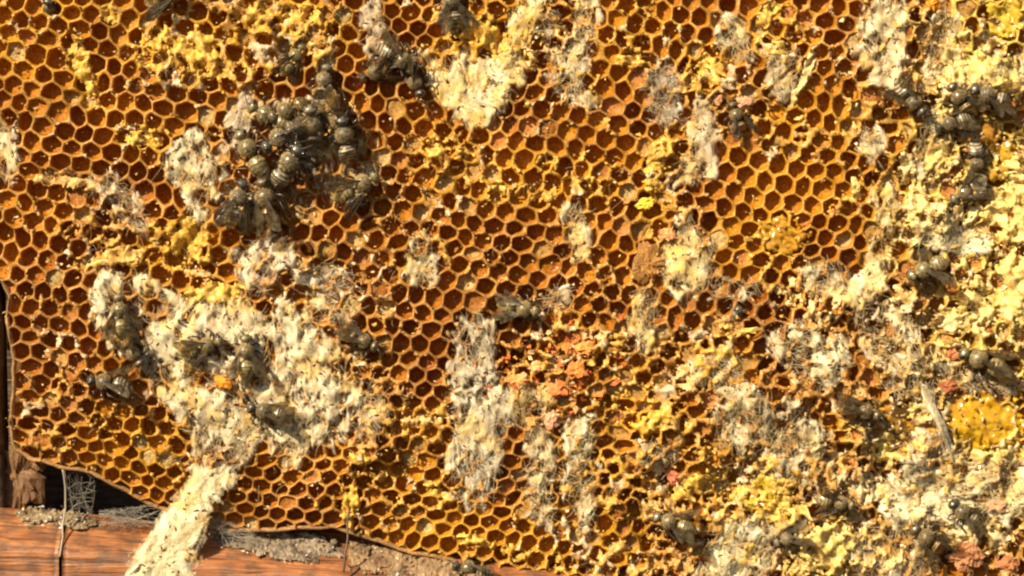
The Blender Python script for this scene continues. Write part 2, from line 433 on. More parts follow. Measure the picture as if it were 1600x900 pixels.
# colours: pale rims of fresh wax, dark cocoon lining inside old brood cells
def mixc(a, b, t): return a*(1-t[..., None])+b*t[..., None]
c_ = lambda *x: np.array(x)
uu, vv = CV[..., 0], CV[..., 1]
nb = 0.5+0.5*fbm(uu/9, vv/9, 2, 81)
Gv = np.clip(blobs(uu, vv, GOLD)+.12+0.4*fbm(uu/60, vv/60, 2, 83), 0, 1); Bv = blobs(uu, vv, BRIGHT); Rv = blobs(uu, vv, RED)
rim = mixc(mixc(c_(.44, .19, .035), c_(.80, .47, .16), sst(nb*1.3-.2)), c_(.82, .46, .05), Gv)
rim = mixc(rim, c_(.88, .66, .16), Bv)
rim = mixc(rim, c_(.50, .24, .09), Rv*0.6)
rim = rim*(.62+.55*sst(.5+.9*fbm(uu/55, vv/55, 3, 87)))[..., None]
cellr = rnd[:, 5][:, None]
ins = mixc(c_(.42, .125, .004)[None, None], c_(.70, .285, .010), np.clip(np.broadcast_to(cellr, uu.shape)*.7+.5*fbm(uu/80, vv/80, 2, 85), 0, 1))
ins = mixc(ins, c_(.72, .31, .012), Gv*0.8)
ins = mixc(ins, c_(.50, .23, .015), Bv*0.8)
ins = mixc(ins, c_(.28, .066, .008), Rv*0.6*(1-Bv))
pol = rnd[:, 6][:, None, None]
fillc = np.where(pol < .35, c_(.55, .30, .08), np.where(pol < .6, c_(.62, .42, .16), np.where(pol < .85, c_(.45, .17, .03), c_(.60, .24, .06))))
CC = np.empty(CV.shape)
ridx = np.concatenate([np.repeat(np.arange(nr), K), [nr-1]])
wt = np.array([1.0, 1.0, 0.55, 0.0, 0.0, 0.0])[ridx][None, :, None]
insf = np.where((filled[:, None, None]) & (ridx[None, :, None] >= 4), fillc*(0.75+0.5*nb[..., None]), ins)
CC = rim*wt+insf*(1-wt)

# ------------------------------------------------------------------ webs: outlines and looks (used below and to rank the cells)
CREAM = (.88, .72, .42); WHITE = (.93, .82, .54); GREY = (.56, .43, .26); TAN = (.66, .50, .30); LAV = (.62, .50, .40); OLIVE = (.34, .27, .13); YEL = (.88, .57, .12)
# label, outline, main colour, second colour, lift, cover (0..1), fibre direction in degrees (0 right, 90 down), strands
WEBS = [
 ('narrow cream grey silk web on the comb margin beside dark brood cells', [(-30, 180), (5, 185), (22, 210), (26, 262), (10, 285), (-30, 290)], CREAM, GREY, 5, .75, 88, 40),
 ('ragged grey white silk tuft standing left of the bee heap', [(283, 215), (303, 196), (318, 210), (342, 250), (338, 300), (326, 336), (292, 352), (286, 300), (258, 280), (258, 238)], WHITE, GREY, 8, .80, 85, 90),
 ('pinkish tan silk sheet clinging to the upper edge of the bee heap', [(352, 190), (385, 150), (410, 160), (392, 200), (378, 235), (355, 235)], LAV, TAN, 6, .8, 110, 50),
 ('olive dusty silk binding the heap of dead bees', [(352, 215), (400, 165), (470, 150), (545, 165), (596, 220), (604, 290), (570, 322), (500, 330), (430, 350), (362, 345), (345, 280)], (.50, .38, .20), OLIVE, 4, .40, 60, 100),
 ('thin grey silk wisp trailing down below the torn tan wax', [(120, 272), (180, 268), (215, 300), (235, 345), (240, 375), (215, 380), (190, 340), (150, 300)], GREY, TAN, 3, .42, 55, 80),
 ('pale tan silk strip hanging above the shiny winged bee', [(560, 10), (590, 0), (605, 40), (600, 70), (650, 70), (668, 95), (650, 100), (575, 78)], TAN, LAV, 5, .72, 80, 50),
 ('thick bright cream silk patch below a yellow wax ridge', [(662, 95), (700, 88), (760, 96), (805, 92), (812, 118), (796, 162), (758, 186), (738, 203), (708, 178), (684, 150), (668, 130)], WHITE, YEL, 9, .88, 80, 110),
 ('slanting cream yellow silk ridge beside the striped bee', [(812, -10), (858, -10), (838, 35), (812, 85), (790, 110), (770, 88), (795, 60), (808, 30)], YEL, CREAM, 8, .82, 118, 60),
 ('upright pale grey silk curtain with a ragged lower fringe', [(902, -10), (932, -10), (930, 60), (922, 125), (924, 168), (896, 165), (868, 150), (852, 118), (862, 82), (892, 72)], CREAM, GREY, 6, .72, 88, 100),
 ('mauve grey fuzzy silk pad stretched over closed cells', [(1004, 112), (1040, 100), (1062, 125), (1062, 175), (1048, 200), (1012, 195)], (.44, .36, .29), (.52, .42, .33), 4, .74, 70, 120),
 ('small grey white silk tuft above torn orange yellow wax', [(1130, 14), (1150, 30), (1168, 62), (1180, 98), (1140, 92), (1114, 84), (1118, 55)], WHITE, GREY, 6, .66, 75, 60),
 ('long tan silk tassel tapering over dark cells', [(1084, 150), (1104, 160), (1120, 215), (1117, 270), (1090, 292), (1058, 288), (1064, 256), (1080, 218), (1076, 188)], TAN, CREAM, 7, .82, 97, 90),
 ('tall thick cream silk slab with a shaded overhanging side', [(1336, 34), (1362, -10), (1418, -10), (1414, 55), (1404, 110), (1394, 138), (1376, 124), (1358, 90), (1342, 66)], CREAM, TAN, 15, .95, 95, 70),
 ('cream silk shreds between the slab and yellow comb', [(1440, 40), (1470, 10), (1500, 20), (1490, 70), (1470, 130), (1440, 140), (1448, 90)], CREAM, GREY, 6, .62, 100, 70),
 ('pale silk mat over the bee group on yellow comb', [(1500, 100), (1560, 92), (1600, 80), (1630, 110), (1580, 128), (1540, 122), (1500, 132)], CREAM, TAN, 4, .6, 160, 50),
 ('silk shreds draped from the black bee to yellow wax', [(1440, 180), (1470, 165), (1480, 220), (1460, 262), (1440, 290), (1425, 240)], CREAM, GREY, 5, .55, 100, 60),
 ('cream yellow silk strip running down along intact brood cells', [(1374, 300), (1396, 296), (1400, 350), (1392, 420), (1375, 470), (1330, 480), (1318, 455), (1358, 420), (1370, 360)], YEL, CREAM, 8, .88, 95, 70),
 ('white silk sheet torn across above the grey winged bee', [(1440, 350), (1480, 352), (1545, 360), (1552, 392), (1500, 400), (1452, 388)], WHITE, TAN, 6, .72, 15, 70),
 ('lavender white silk pad below the bees in heap', [(368, 395), (398, 368), (450, 362), (462, 392), (440, 420), (420, 470), (380, 468), (365, 430)], LAV, WHITE, 6, .78, 110, 70),
 ('flat mauve tan silk film across brood cells', [(455, 420), (510, 412), (562, 422), (566, 452), (520, 466), (462, 462)], LAV, CREAM, 4, .62, 20, 60),
 ('largest white silk mat covering several dusty bees', [(136, 460), (162, 424), (214, 424), (252, 450), (300, 466), (362, 470), (410, 486), (444, 474), (502, 512), (524, 548), (562, 556), (568, 600), (562, 668), (520, 690), (486, 700), (462, 722), (440, 690), (402, 668), (356, 700), (300, 690), (268, 645), (232, 612), (226, 572), (196, 556), (150, 530)], WHITE, GREY, 9, .78, 82, 420),
 ('dense white silk rope hanging from the comb over the wooden bar', [(336, 728), (360, 742), (334, 778), (318, 800), (316, 835), (296, 880), (288, 930), (198, 930), (222, 874), (256, 822), (286, 772), (308, 742)], WHITE, CREAM, 8, .95, 118, 260),
 ('short silk drips hanging under the largest mat', [(430, 670), (490, 680), (484, 712), (468, 728), (452, 712), (444, 728), (430, 700)], CREAM, TAN, 7, .8, 90, 30),
 ('loose grey silk fringe joining the rope to the mat', [(300, 665), (400, 650), (432, 668), (400, 700), (372, 740), (336, 740), (300, 708)], GREY, CREAM, 5, .55, 115, 130),
 ('small cream silk plug among dark brood cells', [(642, 382), (664, 364), (682, 390), (684, 432), (660, 448), (638, 432)], CREAM, TAN, 6, .80, 90, 40),
 ('thin pale silk strip hanging over brown cells', [(888, 318), (912, 306), (917, 350), (917, 392), (896, 406), (884, 370)], CREAM, GREY, 5, .74, 92, 40),
 ('grey silk bulge under the round shiny bee', [(716, 498), (745, 486), (768, 500), (772, 550), (778, 600), (742, 612), (708, 598), (712, 550)], (.60, .54, .42), GREY, 8, .80, 80, 90),
 ('tall grey fringe of silk hanging below the grey bulge', [(702, 612), (745, 606), (796, 600), (800, 650), (786, 700), (776, 770), (750, 800), (712, 790), (698, 720), (708, 660)], (.60, .55, .44), CREAM, 7, .70, 88, 200),
 ('cream silk scraps stretched over a round brown capping', [(1040, 372), (1075, 362), (1108, 380), (1112, 430), (1090, 470), (1050, 462), (1030, 430)], CREAM, YEL, 6, .70, 100, 80),
 ('thin silk strand bundle on golden cells', [(1058, 335), (1078, 332), (1086, 372), (1064, 382)], GREY, CREAM, 3, .6, 75, 30),
 ('cream silk column below the brown capping', [(988, 452), (1024, 446), (1030, 490), (1020, 545), (1000, 565), (982, 530)], CREAM, YEL, 6, .72, 95, 70),
 ('little grey silk ring round an empty cell', [(848, 452), (888, 446), (896, 476), (866, 490), (846, 482)], GREY, CREAM, 4, .55, 20, 30),
 ('dense cream silk cushion right of reddish cells', [(1208, 522), (1244, 496), (1272, 512), (1314, 532), (1336, 562), (1312, 606), (1258, 594), (1222, 562)], WHITE, CREAM, 9, .85, 40, 120),
 ('open fuzzy silk patch over golden brown cells', [(1112, 610), (1165, 596), (1210, 620), (1206, 680), (1172, 712), (1124, 696)], CREAM, GREY, 5, .6, 80, 140),
 ('looped white silk mesh below the dark winged bee', [(1196, 652), (1250, 640), (1288, 680), (1296, 730), (1262, 770), (1206, 754), (1190, 700)], WHITE, GREY, 6, .66, 100, 160),
 ('wide white silk sheet speckled with black frass', [(1372, 752), (1430, 728), (1500, 726), (1560, 742), (1640, 730), (1640, 800), (1560, 822), (1500, 830), (1440, 828), (1392, 812)], WHITE, CREAM, 8, .86, 15, 220),
 ('silk streamers hanging over dark torn cells', [(815, 672), (850, 664), (872, 700), (866, 770), (862, 838), (838, 828), (820, 770)], CREAM, GREY, 6, .62, 88, 120),
 ('grey white silk streamer beside golden cells', [(882, 652), (926, 650), (934, 700), (928, 770), (930, 828), (908, 826), (886, 760)], WHITE, GREY, 6, .66, 90, 110),
 ('yellowish silk threads across orange pollen', [(795, 600), (850, 596), (880, 640), (862, 672), (820, 680), (792, 650)], YEL, CREAM, 4, .5, 70, 80),
 ('white combed silk fan near the lower margin', [(1080, 910), (1098, 858), (1120, 815), (1180, 806), (1222, 830), (1210, 910)], WHITE, CREAM, 7, .74, 112, 220),
 ('grey tangled silk over dirty torn comb', [(1330, 830), (1400, 815), (1440, 835), (1470, 880), (1480, 930), (1340, 930)], GREY, CREAM, 5, .66, 70, 160),
 ('tan silk rag on honey coloured torn wax', [(1480, 690), (1540, 716), (1612, 716), (1612, 738), (1520, 732), (1476, 722)], TAN, YEL, 4, .6, 20, 60),
 ('cream silk flakes around a dark glistening cell', [(1330, 480), (1400, 470), (1430, 500), (1440, 560), (1400, 590), (1350, 560), (1340, 520)], CREAM, TAN, 5, .5, 60, 110),
 ('greyish silk scraps between sound cells and yellow wax', [(1340, 200), (1372, 195), (1388, 225), (1368, 255), (1342, 240)], GREY, CREAM, 4, .6, 60, 40),
 ('smoky grey silk film beside a sloping wax crack', [(1200, 90), (1240, 78), (1250, 120), (1232, 160), (1206, 150)], GREY, TAN, 4, .6, 110, 50),
 ('matted grey silk and debris round the reclining bee', [(1500, 580), (1560, 590), (1620, 585), (1620, 615), (1540, 618), (1490, 606)], GREY, TAN, 5, .6, 15, 80),
 ('smoky silk film across reddish cells by the peeping bee', [(1088, 440), (1130, 424), (1194, 438), (1184, 464), (1120, 472)], GREY, TAN, 4, .55, 15, 40),
 ('dull tan silk rag left of the grey fringe', [(556, 600), (598, 588), (612, 645), (590, 700), (560, 690)], TAN, GREY, 4, .5, 85, 60),
 ('pale silk tatters in crumbled golden cells', [(1070, 560), (1120, 545), (1170, 560), (1160, 600), (1100, 612)], CREAM, TAN, 4, .52, 70, 60),
 ('cream silk tatters under sound cells beside the yellow strip', [(1250, 420), (1300, 405), (1335, 425), (1322, 470), (1262, 462)], CREAM, GREY, 4, .55, 60, 50),
 ('tan silk veil below the straw like silk tube', [(1410, 680), (1470, 672), (1500, 716), (1450, 738), (1404, 724)], TAN, CREAM, 4, .58, 40, 60),
 ('thin pale silk tatters over dirty cells beside crimson pollen', [(1000, 690), (1046, 682), (1062, 724), (1024, 742), (994, 728)], TAN, CREAM, 3, .48, 80, 40),
 ('dusty silk scraps left of the pale grey curtain', [(838, 20), (872, 14), (884, 46), (862, 66), (834, 56)], GREY, TAN, 4, .55, 40, 30),
 ('cream silk scrap beneath the mauve film', [(470, 470), (520, 468), (560, 480), (560, 516), (512, 510), (474, 496)], CREAM, TAN, 4, .55, 30, 50),
 ('fuzzy brown grey silk over crumbled comb', [(1400, 560), (1470, 540), (1500, 580), (1480, 620), (1420, 630), (1380, 610)], GREY, OLIVE, 4, .5, 60, 100),
]
def in_web(u, v):
    m = np.full(np.shape(u), -1e9)
    for wb in WEBS: m = np.maximum(m, poly_sd(u, v, wb[1]))
    return m

# ------------------------------------------------------------------ emit the cells
inframe = (cu > 12) & (cu < 1588) & (cv > 12) & (cv < 888)
score = np.where(inframe, 1, 0)-1.2*Dc-0.8*(in_web(cu, cv) > -14)-0.6*filled-0.3*Bc+0.002*rnd[:, 7]
order = np.argsort(-score)
top = set(order[:300].tolist())
for i in order[:300]:
    me = mesh_np('cell', CV[i], cq, ct, CC[i], True)
    cpart('cell', me, M['comb'])
rest = np.array([i for i in range(NC) if i not in top])
nv = CV.shape[1]
off = (np.arange(len(rest))*nv)[:, None, None]
me = mesh_np('worn_cells', CV[rest].reshape(-1, 3), (cq[None]+off).reshape(-1, 4), (ct[None]+off).reshape(-1, 3), CC[rest].reshape(-1, 3), True)
cpart('worn_cells', me, M['comb'], 'stuff', 'remaining torn, webbed and yellow cells of the comb')

# outer wall of the comb and its back
op = []
for i in range(len(OUT)):
    a, b = np.array(OUT[i], float), np.array(OUT[(i+1) % len(OUT)], float)
    n = max(1, int(np.linalg.norm(b-a)/8))
    for t in range(n): op.append(a+(b-a)*t/n)
op = np.array(op); no = len(op)
tg = np.roll(op, -1, 0)-np.roll(op, 1, 0); tg /= np.linalg.norm(tg, axis=1)[:, None]+1e-9
on = np.stack([tg[:, 1], -tg[:, 0]], 1)                 # outward
hh = H0(op[:, 0], op[:, 1])
prof = [(-4.5, -6), (-2.2, -0.8), (0.6, 0.2), (2.4, -3.0), (3.5, -14), (3.0, -40), (0, -80), (-8, -118)]
mb = MB()
Vs = []
for (o_, w_) in prof:
    q = op+on*(o_+3.0*fbm(op[:, 0]/16, op[:, 1]/16+w_*.03, 3, 91))[:, None]
    Vs.append(np.column_stack([q, hh*(1 if w_ > -60 else .3)+w_+3.2*fbm(op[:, 0]/11, op[:, 1]/11, 2, 93)-1]))
Vs = np.concatenate(Vs)
j = np.arange(no); j2 = (j+1) % no
Qs = np.concatenate([np.stack([r*no+j, r*no+j2, (r+1)*no+j2, (r+1)*no+j], 1) for r in range(len(prof)-1)])
ecol = c_(.60, .34, .14)*(0.5+0.6*vn(Vs[:, 0]/9, Vs[:, 1]/9, 95))[:, None]
cpart('edge_wall', mesh_np('edge_wall', Vs, Qs, None, ecol), M['comb'])
mesh_mid = bpy.data.meshes.new('midrib')
mesh_mid.from_pydata([W(x, y, -118) for x, y in OUT], [], [list(range(len(OUT)))])
ca_ = mesh_mid.color_attributes.new('Col', 'FLOAT_COLOR', 'POINT')
ca_.data.foreach_set('color', np.tile(np.array([.30, .13, .04, 1], np.float32), len(OUT)))
cpart('midrib', mesh_mid, M['comb'])

from mathutils import kdtree
kd = kdtree.KDTree(NC)
for i in range(NC): kd.insert((cu[i], cv[i], 0), i)
kd.balance()
def wall_dist(u, v):
    r = np.empty(u.size)
    for i, (a, b) in enumerate(zip(u.ravel().tolist(), v.ravel().tolist())):
        q = kd.find_n((a, b, 0), 2); r[i] = (q[1][2]-q[0][2])*.5
    return r.reshape(u.shape)
# ------------------------------------------------------------------ lumpy sheets (silk mats, torn wax, honey)
BAR_SLOPE = 0.105
def bar_w(u, v):               # front surface of the wooden bar
    t = v-(800+BAR_SLOPE*u)
    return np.where(t < 0, np.clip(-42+1.3*t, -75, 0), np.where(t < 50, -42+52*np.clip(t, 0, 50)/50, 10))
def base_w(u, v):
    d = poly_sd(u, v, OUT)
    return np.where(d > 0, H0(u, v), np.maximum(bar_w(u, v), H0(u, v)-60))

def sheet(mask, box, base, lift, cover, dirdeg, c1, c2, seed, step=2.3, fib=1.0, sink=5.0, spot=None, hi=2.0, rough=1.0, hollow=False):
    u0, v0, u1, v1 = box
    U, Vv = np.meshgrid(np.arange(u0, u1, step), np.arange(v0, v1, step), indexing='ij')
    U = U+(vn(U*.93, Vv*.71, seed+1)-.5)*step*.8; Vv = Vv+(vn(U*.77, Vv*.91, seed+2)-.5)*step*.8
    m = mask(U, Vv)                                     # about -1..1, positive inside
    a = math.radians(dirdeg); al = U*math.cos(a)+Vv*math.sin(a); ac = -U*math.sin(a)+Vv*math.cos(a)
    lump = fbm(U/28, Vv/28, 3, seed+3)
    fibre = fbm(al/26, ac/4.5, 3, seed+5)*fib+fbm(al/12, ac/9, 2, seed+9)*(1-fib*.5)
    fine = fbm(U/3.6, Vv/3.6, 2, seed+7)
    hole = fbm(al/13, ac/7, 2, seed+23)
    dens = m*1.1+rough*(0.55*lump+0.35*fibre+0.25*fine+.95*hole)+(cover-.70)*1.5+.12
    keep = dens > 0
    fold = 1-np.abs(fbm(al/60+lump*.3, ac/17, 2, seed+21))*2.2
    h = base(U, Vv)-sink+(sink+lift*(0.55+0.8*lump+.35*fold))*sst(dens/0.8)+hi*1.2*fibre*sst(dens+.3)+hi*1.1*fine+(1.0 if hollow else 2.5)*hole*sst(dens*1.5)
    if hollow:
        wd = np.full(U.shape, 12.0); wd[keep] = wall_dist(U[keep], Vv[keep]); h = h-6*sst((wd-2)/11)+2.5*(1-2.4*np.abs(fbm(U/17, Vv/21, 2, seed+25)))
    nu, nvv = U.shape
    idx = np.arange(nu*nvv).reshape(nu, nvv)
    kq = keep[:-1, :-1] & keep[1:, :-1] & keep[1:, 1:] & keep[:-1, 1:]
    Q = np.stack([idx[:-1, :-1], idx[:-1, 1:], idx[1:, 1:], idx[1:, :-1]], -1)[kq]
    t = np.clip(0.5+0.7*fbm(U/20, Vv/20, 3, seed+11)+0.35*fibre, 0, 1)
    C = mixc(c_(*c1), c_(*c2), t)*(0.88+0.24*vn(U/2.9, Vv/2.9, seed+13))[..., None]
    if spot is not None:
        sp = sst((fbm(al/15, ac/8, 3, seed+15)-.16)*4)
        C = mixc(C, c_(*spot), sp*.75)
        C = mixc(C, c_(.22, .12, .05), sst((.22-dens)*5)*.8*(vn(U/6, Vv/6, seed+19)))
    P = np.stack([U, Vv, h], -1).reshape(-1, 3); C = C.reshape(-1, 3)
    used = np.unique(Q); rm = np.full(nu*nvv, -1); rm[used] = np.arange(len(used))
    return P[used], rm[Q], C[used], (U, Vv, h, keep)

def box_of(P, pad=14):
    P = np.array(P); return (P[:, 0].min()-pad, P[:, 1].min()-pad, P[:, 0].max()+pad, P[:, 1].max()+pad)

def silk(poly, base, lift, cover, dirdeg, c1, c2, seed, step=2.2, solid=False):
    u0, v0, u1, v1 = box_of(poly, 34)
    U, V = np.meshgrid(np.arange(u0, u1, step), np.arange(v0, v1, step), indexing='ij')
    sd = poly_sd(U, V, poly)
    # fibres wander: bend the direction with a slow field
    a = math.radians(dirdeg)
    bu = U+34*fbm(U/50, V/50, 2, seed+1); bv = V+34*fbm(U/50, V/50, 2, seed+2)
    al = bu*math.cos(a)+bv*math.sin(a); ac = -bu*math.sin(a)+bv*math.cos(a)
    lump = fbm(U/34, V/34, 3, seed+3); st = fbm(al/30, ac/5, 3, seed+5); st2 = fbm(al/14, ac/2.6, 2, seed+7)
    slot = fbm(al/11, ac/4.4, 2, seed+9); wide = fbm(U/20, V/26, 2, seed+11)
    m = np.clip(sd/24+.10, -1.6, 1.2 if solid else .26)+(0 if solid else .55)*fbm(U/70, V/70, 2, seed+33)*sst(sd/30+.2)
    dens = m+(.5 if solid else .85)*wide+.25*(0 if solid else 1)*fbm(U/8, V/10, 2, seed+31)+.36*st+.16*st2+(cover-.7)*1.2+.04
    hol = slot+.5*wide < (-.75 if solid else -.46)
    alpha = np.clip(.28+sst((dens+.05)/.65)*.9, 0, 1.2); alpha = np.where(hol, alpha*.35, alpha)
    if not solid: alpha = alpha-.42*(1-sst(sd/26+.35))
    keep = dens > -.18
    fold = np.abs(fbm(al/70, ac/20, 2, seed+13))
    h = base(U, V)-2.5+(3.5+lift*(.5+.7*lump)+lift*.9*(.35-fold))*sst((dens+.1)/.8)+.7*st+.35*st2-np.where(hol, 2.2, 0)
    if not solid:
        wd = np.zeros(U.shape); wd[keep] = wall_dist(U[keep], V[keep]); h = h-4.5*sst((wd-1)/11)*(1-.55*sst(dens/.9))
    n0, n1 = U.shape; idx = np.arange(n0*n1).reshape(n0, n1)
    kq = keep[:-1, :-1] & keep[1:, :-1] & keep[1:, 1:] & keep[:-1, 1:]
    Q = np.stack([idx[:-1, :-1], idx[:-1, 1:], idx[1:, 1:], idx[1:, :-1]], -1)[kq]
    t = np.clip(.42+.8*fbm(U/26, V/30, 3, seed+15)+.5*st, 0, 1)
    C = mixc(c_(*c1), c_(*c2), t)
    C = mixc(C, c_(.94, .88, .70), sst((st2+.6*st-.12)*2.2)*.7)
    C = mixc(C, c_(.44, .29, .12), sst((fbm(al/16, ac/6, 3, seed+17)-.06)*3.2)*.66)
    C = mixc(C, c_(.84, .54, .14), sst((fbm(U/30, V/30, 2, seed+18)-.22)*4)*.6)
    C = mixc(C, c_(.16, .10, .05), np.where(hol, .85, 0)*np.ones(U.shape))
    A = np.concatenate([C, alpha[..., None]], -1).reshape(-1, 4); P = np.stack([U, V, h], -1).reshape(-1, 3)
    used = np.unique(Q); rm = np.full(n0*n1, -1); rm[used] = np.arange(len(used))
    return P[used], rm[Q], A[used], (U, V, h, (dens > .2) & ~hol)

# torn golden wax and yellow comb, part of the honeycomb
torn = MB()
def blob_mask(B): return lambda U, V: blobs(U, V, [B])*1.3-0.55
TORN = [  # u, v, ru, rv, angle, cover, colour1, colour2, lift
 (128, 100, 16, 62, -18, .55, YEL, (.74, .48, .10), 3), (172, 22, 20, 20, 0, .5, YEL, (.8, .5, .1), 3), (300, 90, 55, 30, 10, .45, (.80, .50, .10), YEL, 4), (250, 65, 34, 30, 0, .4, (.80, .48, .08), YEL, 3),
 (440, 30, 60, 36, 0, .45, (.80, .48, .08), YEL, 4), (500, 75, 40, 24, 30, .4, (.72, .42, .09), TAN, 3), (225, 215, 36, 20, 0, .4, (.82, .55, .1), YEL, 3), (110, 285, 90, 12, 8, .45, TAN, YEL, 3),
 (745, 48, 75, 20, 26, .75, (.86, .58, .12), YEL, 7), (800, 95, 40, 26, 0, .5, (.84, .6, .16), CREAM, 4), (985, 95, 28, 11, 0, .6, (.84, .6, .12), YEL, 4), (1112, 105, 28, 34, 0, .6, (.84, .54, .1), YEL, 5),
 (1024, 262, 16, 42, 10, .7, (.84, .56, .10), YEL, 5), (1195, 30, 14, 14, 0, .7, (.86, .6, .08), YEL, 5), (1212, 72, 24, 14, 20, .6, (.86, .62, .12), YEL, 4), (1208, 12, 14, 14, 0, .6, (.84, .66, .1), YEL, 4),
 (1262, 108, 9, 50, 22, .75, (.84, .62, .18), CREAM, 5), (1240, 155, 8, 22, 20, .6, (.84, .62, .18), CREAM, 4), (1330, 195, 34, 10, 20, .35, (.86, .6, .12), YEL, 3), (1340, 290, 12, 26, 0, .5, (.86, .62, .12), YEL, 3),
 (286, 372, 40, 34, 0, .55, (.72, .46, .07), (.5, .32, .05), 4), (305, 427, 34, 8, 8, .6, (.74, .34, .14), (.80, .5, .26), 4), (180, 402, 55, 16, -10, .5, TAN, YEL, 3), (340, 460, 50, 20, 0, .55, (.82, .60, .12), YEL, 4),
 (545, 790, 14, 34, 10, .8, (.84, .54, .06), YEL, 7), (570, 715, 24, 12, -10, .6, (.80, .56, .08), YEL, 4), (660, 660, 36, 12, 0, .55, (.68, .40, .09), TAN, 3), (690, 770, 40, 16, 20, .4, (.72, .46, .1), YEL, 3),
 (1022, 660, 32, 16, -20, .65, (.86, .56, .07), YEL, 5), (1120, 655, 30, 18, 20, .4, (.72, .40, .14), TAN, 3), (1195, 770, 60, 28, -10, .55, (.72, .52, .04), YEL, 4), (1090, 760, 40, 20, -30, .5, (.80, .58, .12), YEL, 4),
 (960, 865, 30, 12, -40, .75, (.70, .42, .16), (.78, .54, .24), 7), (1010, 895, 30, 12, 0, .7, (.78, .46, .12), TAN, 6), (900, 760, 34, 20, 0, .4, (.74, .46, .1), YEL, 3), (800, 865, 40, 14, 20, .35, (.78, .5, .08), YEL, 3), (740, 850, 30, 14, 15, .5, (.8, .56, .12), YEL, 4),
 (1130, 505, 14, 9, 20, .8, (.84, .56, .14), YEL, 5), (1080, 590, 40, 26, 0, .4, (.66, .42, .12), CREAM, 3), (960, 530, 30, 12, 30, .3, (.70, .34, .08), YEL, 3), (820, 300, 70, 16, 8, .35, (.74, .46, .08), YEL, 3), (700, 240, 50, 24, 10, .3, (.70, .40, .06), YEL, 3),
 (1540, 120, 80, 40, 0, .62, (.90, .70, .16), YEL, 6), (1490, 110, 26, 70, 10, .6, (.88, .66, .14), CREAM, 6), (1470, 220, 22, 60, 10, .72, (.88, .64, .10), YEL, 7), (1580, 330, 40, 60, 0, .6, (.86, .62, .10), YEL, 5),
 (1590, 460, 34, 70, 0, .8, (.90, .68, .10), YEL, 8), (1500, 340, 44, 36, 0, .6, (.88, .66, .2), CREAM, 5), (1440, 330, 26, 50, 0, .66, (.86, .64, .14), CREAM, 5), (1420, 260, 22, 40, 0, .4, (.86, .64, .14), CREAM, 4),
 (1530, 470, 34, 50, 0, .5, (.84, .60, .10), YEL, 5), (1415, 470, 24, 30, 0, .5, (.86, .66, .2), CREAM, 4), (1490, 500, 40, 30, 0, .4, (.80, .56, .12), CREAM, 4), (1600, 270, 30, 60, 0, .55, (.88, .68, .14), YEL, 5),
 (1300, 860, 46, 38, 0, .85, (.88, .68, .14), YEL, 8), (1215, 800, 30, 26, 0, .55, (.74, .52, .06), YEL, 4), (1250, 890, 30, 20, 0, .5, OLIVE, YEL, 4), (1400, 700, 60, 26, 0, .45, (.82, .60, .06), YEL, 4),
 (1560, 715, 60, 14, 0, .6, (.90, .66, .08), YEL, 5), (1250, 455, 50, 30, 0, .35, (.74, .5, .12), CREAM, 3), (1290, 480, 30, 50, 20, .45, (.80, .58, .2), CREAM, 4), (1540, 850, 60, 30, 0, .5, (.78, .60, .3), TAN, 5), (1380, 880, 50, 30, 0, .4, (.76, .58, .3), YEL, 4),
 (1160, 870, 40, 30, 0, .4, (.78, .58, .14), YEL, 4), (1040, 800, 50, 30, 0, .35, (.5, .33, .12), TAN, 3), (1350, 760, 50, 30, 0, .55, OLIVE, TAN, 4), (1290, 720, 40, 40, 0, .45, OLIVE, TAN, 4), (1440, 640, 60, 24, 0, .4, (.5, .34, .14), OLIVE, 3),
]
for i, (x, y, ru, rv, ang, cov, c1, c2, lf) in enumerate(TORN):
    cov = cov-.06*(x > 1200)
    k_ = float(sst(np.array((x-1150)/200)))
    g1, g2 = np.array([.78, .40, .035])*(1-k_)+np.array([.86, .66, .30])*k_, np.array([.86, .52, .10])*(1-k_)+np.array([.90, .76, .42])*k_
    c1 = tuple(np.array(c1)*.6+g1*.4); c2 = tuple(np.array(c2)*.55+g2*.45)
    r = 1.6*max(ru, rv)
    P, Q, C, _ = sheet(blob_mask((x, y, ru, rv, ang, 1)), (x-r, y-r, x+r, y+r), H0, lf, cov, rng.uniform(0, 180), c1, c2, 500+i*31, 2.3, .7, 5, (.50, .24, .05), 1.7, 1.0, True)
    ok = poly_sd(P[:, 0], P[:, 1], OUT) > 0
    Q = Q[ok[Q].all(1)]
    if len(Q): torn.add(P, Q, None, C)
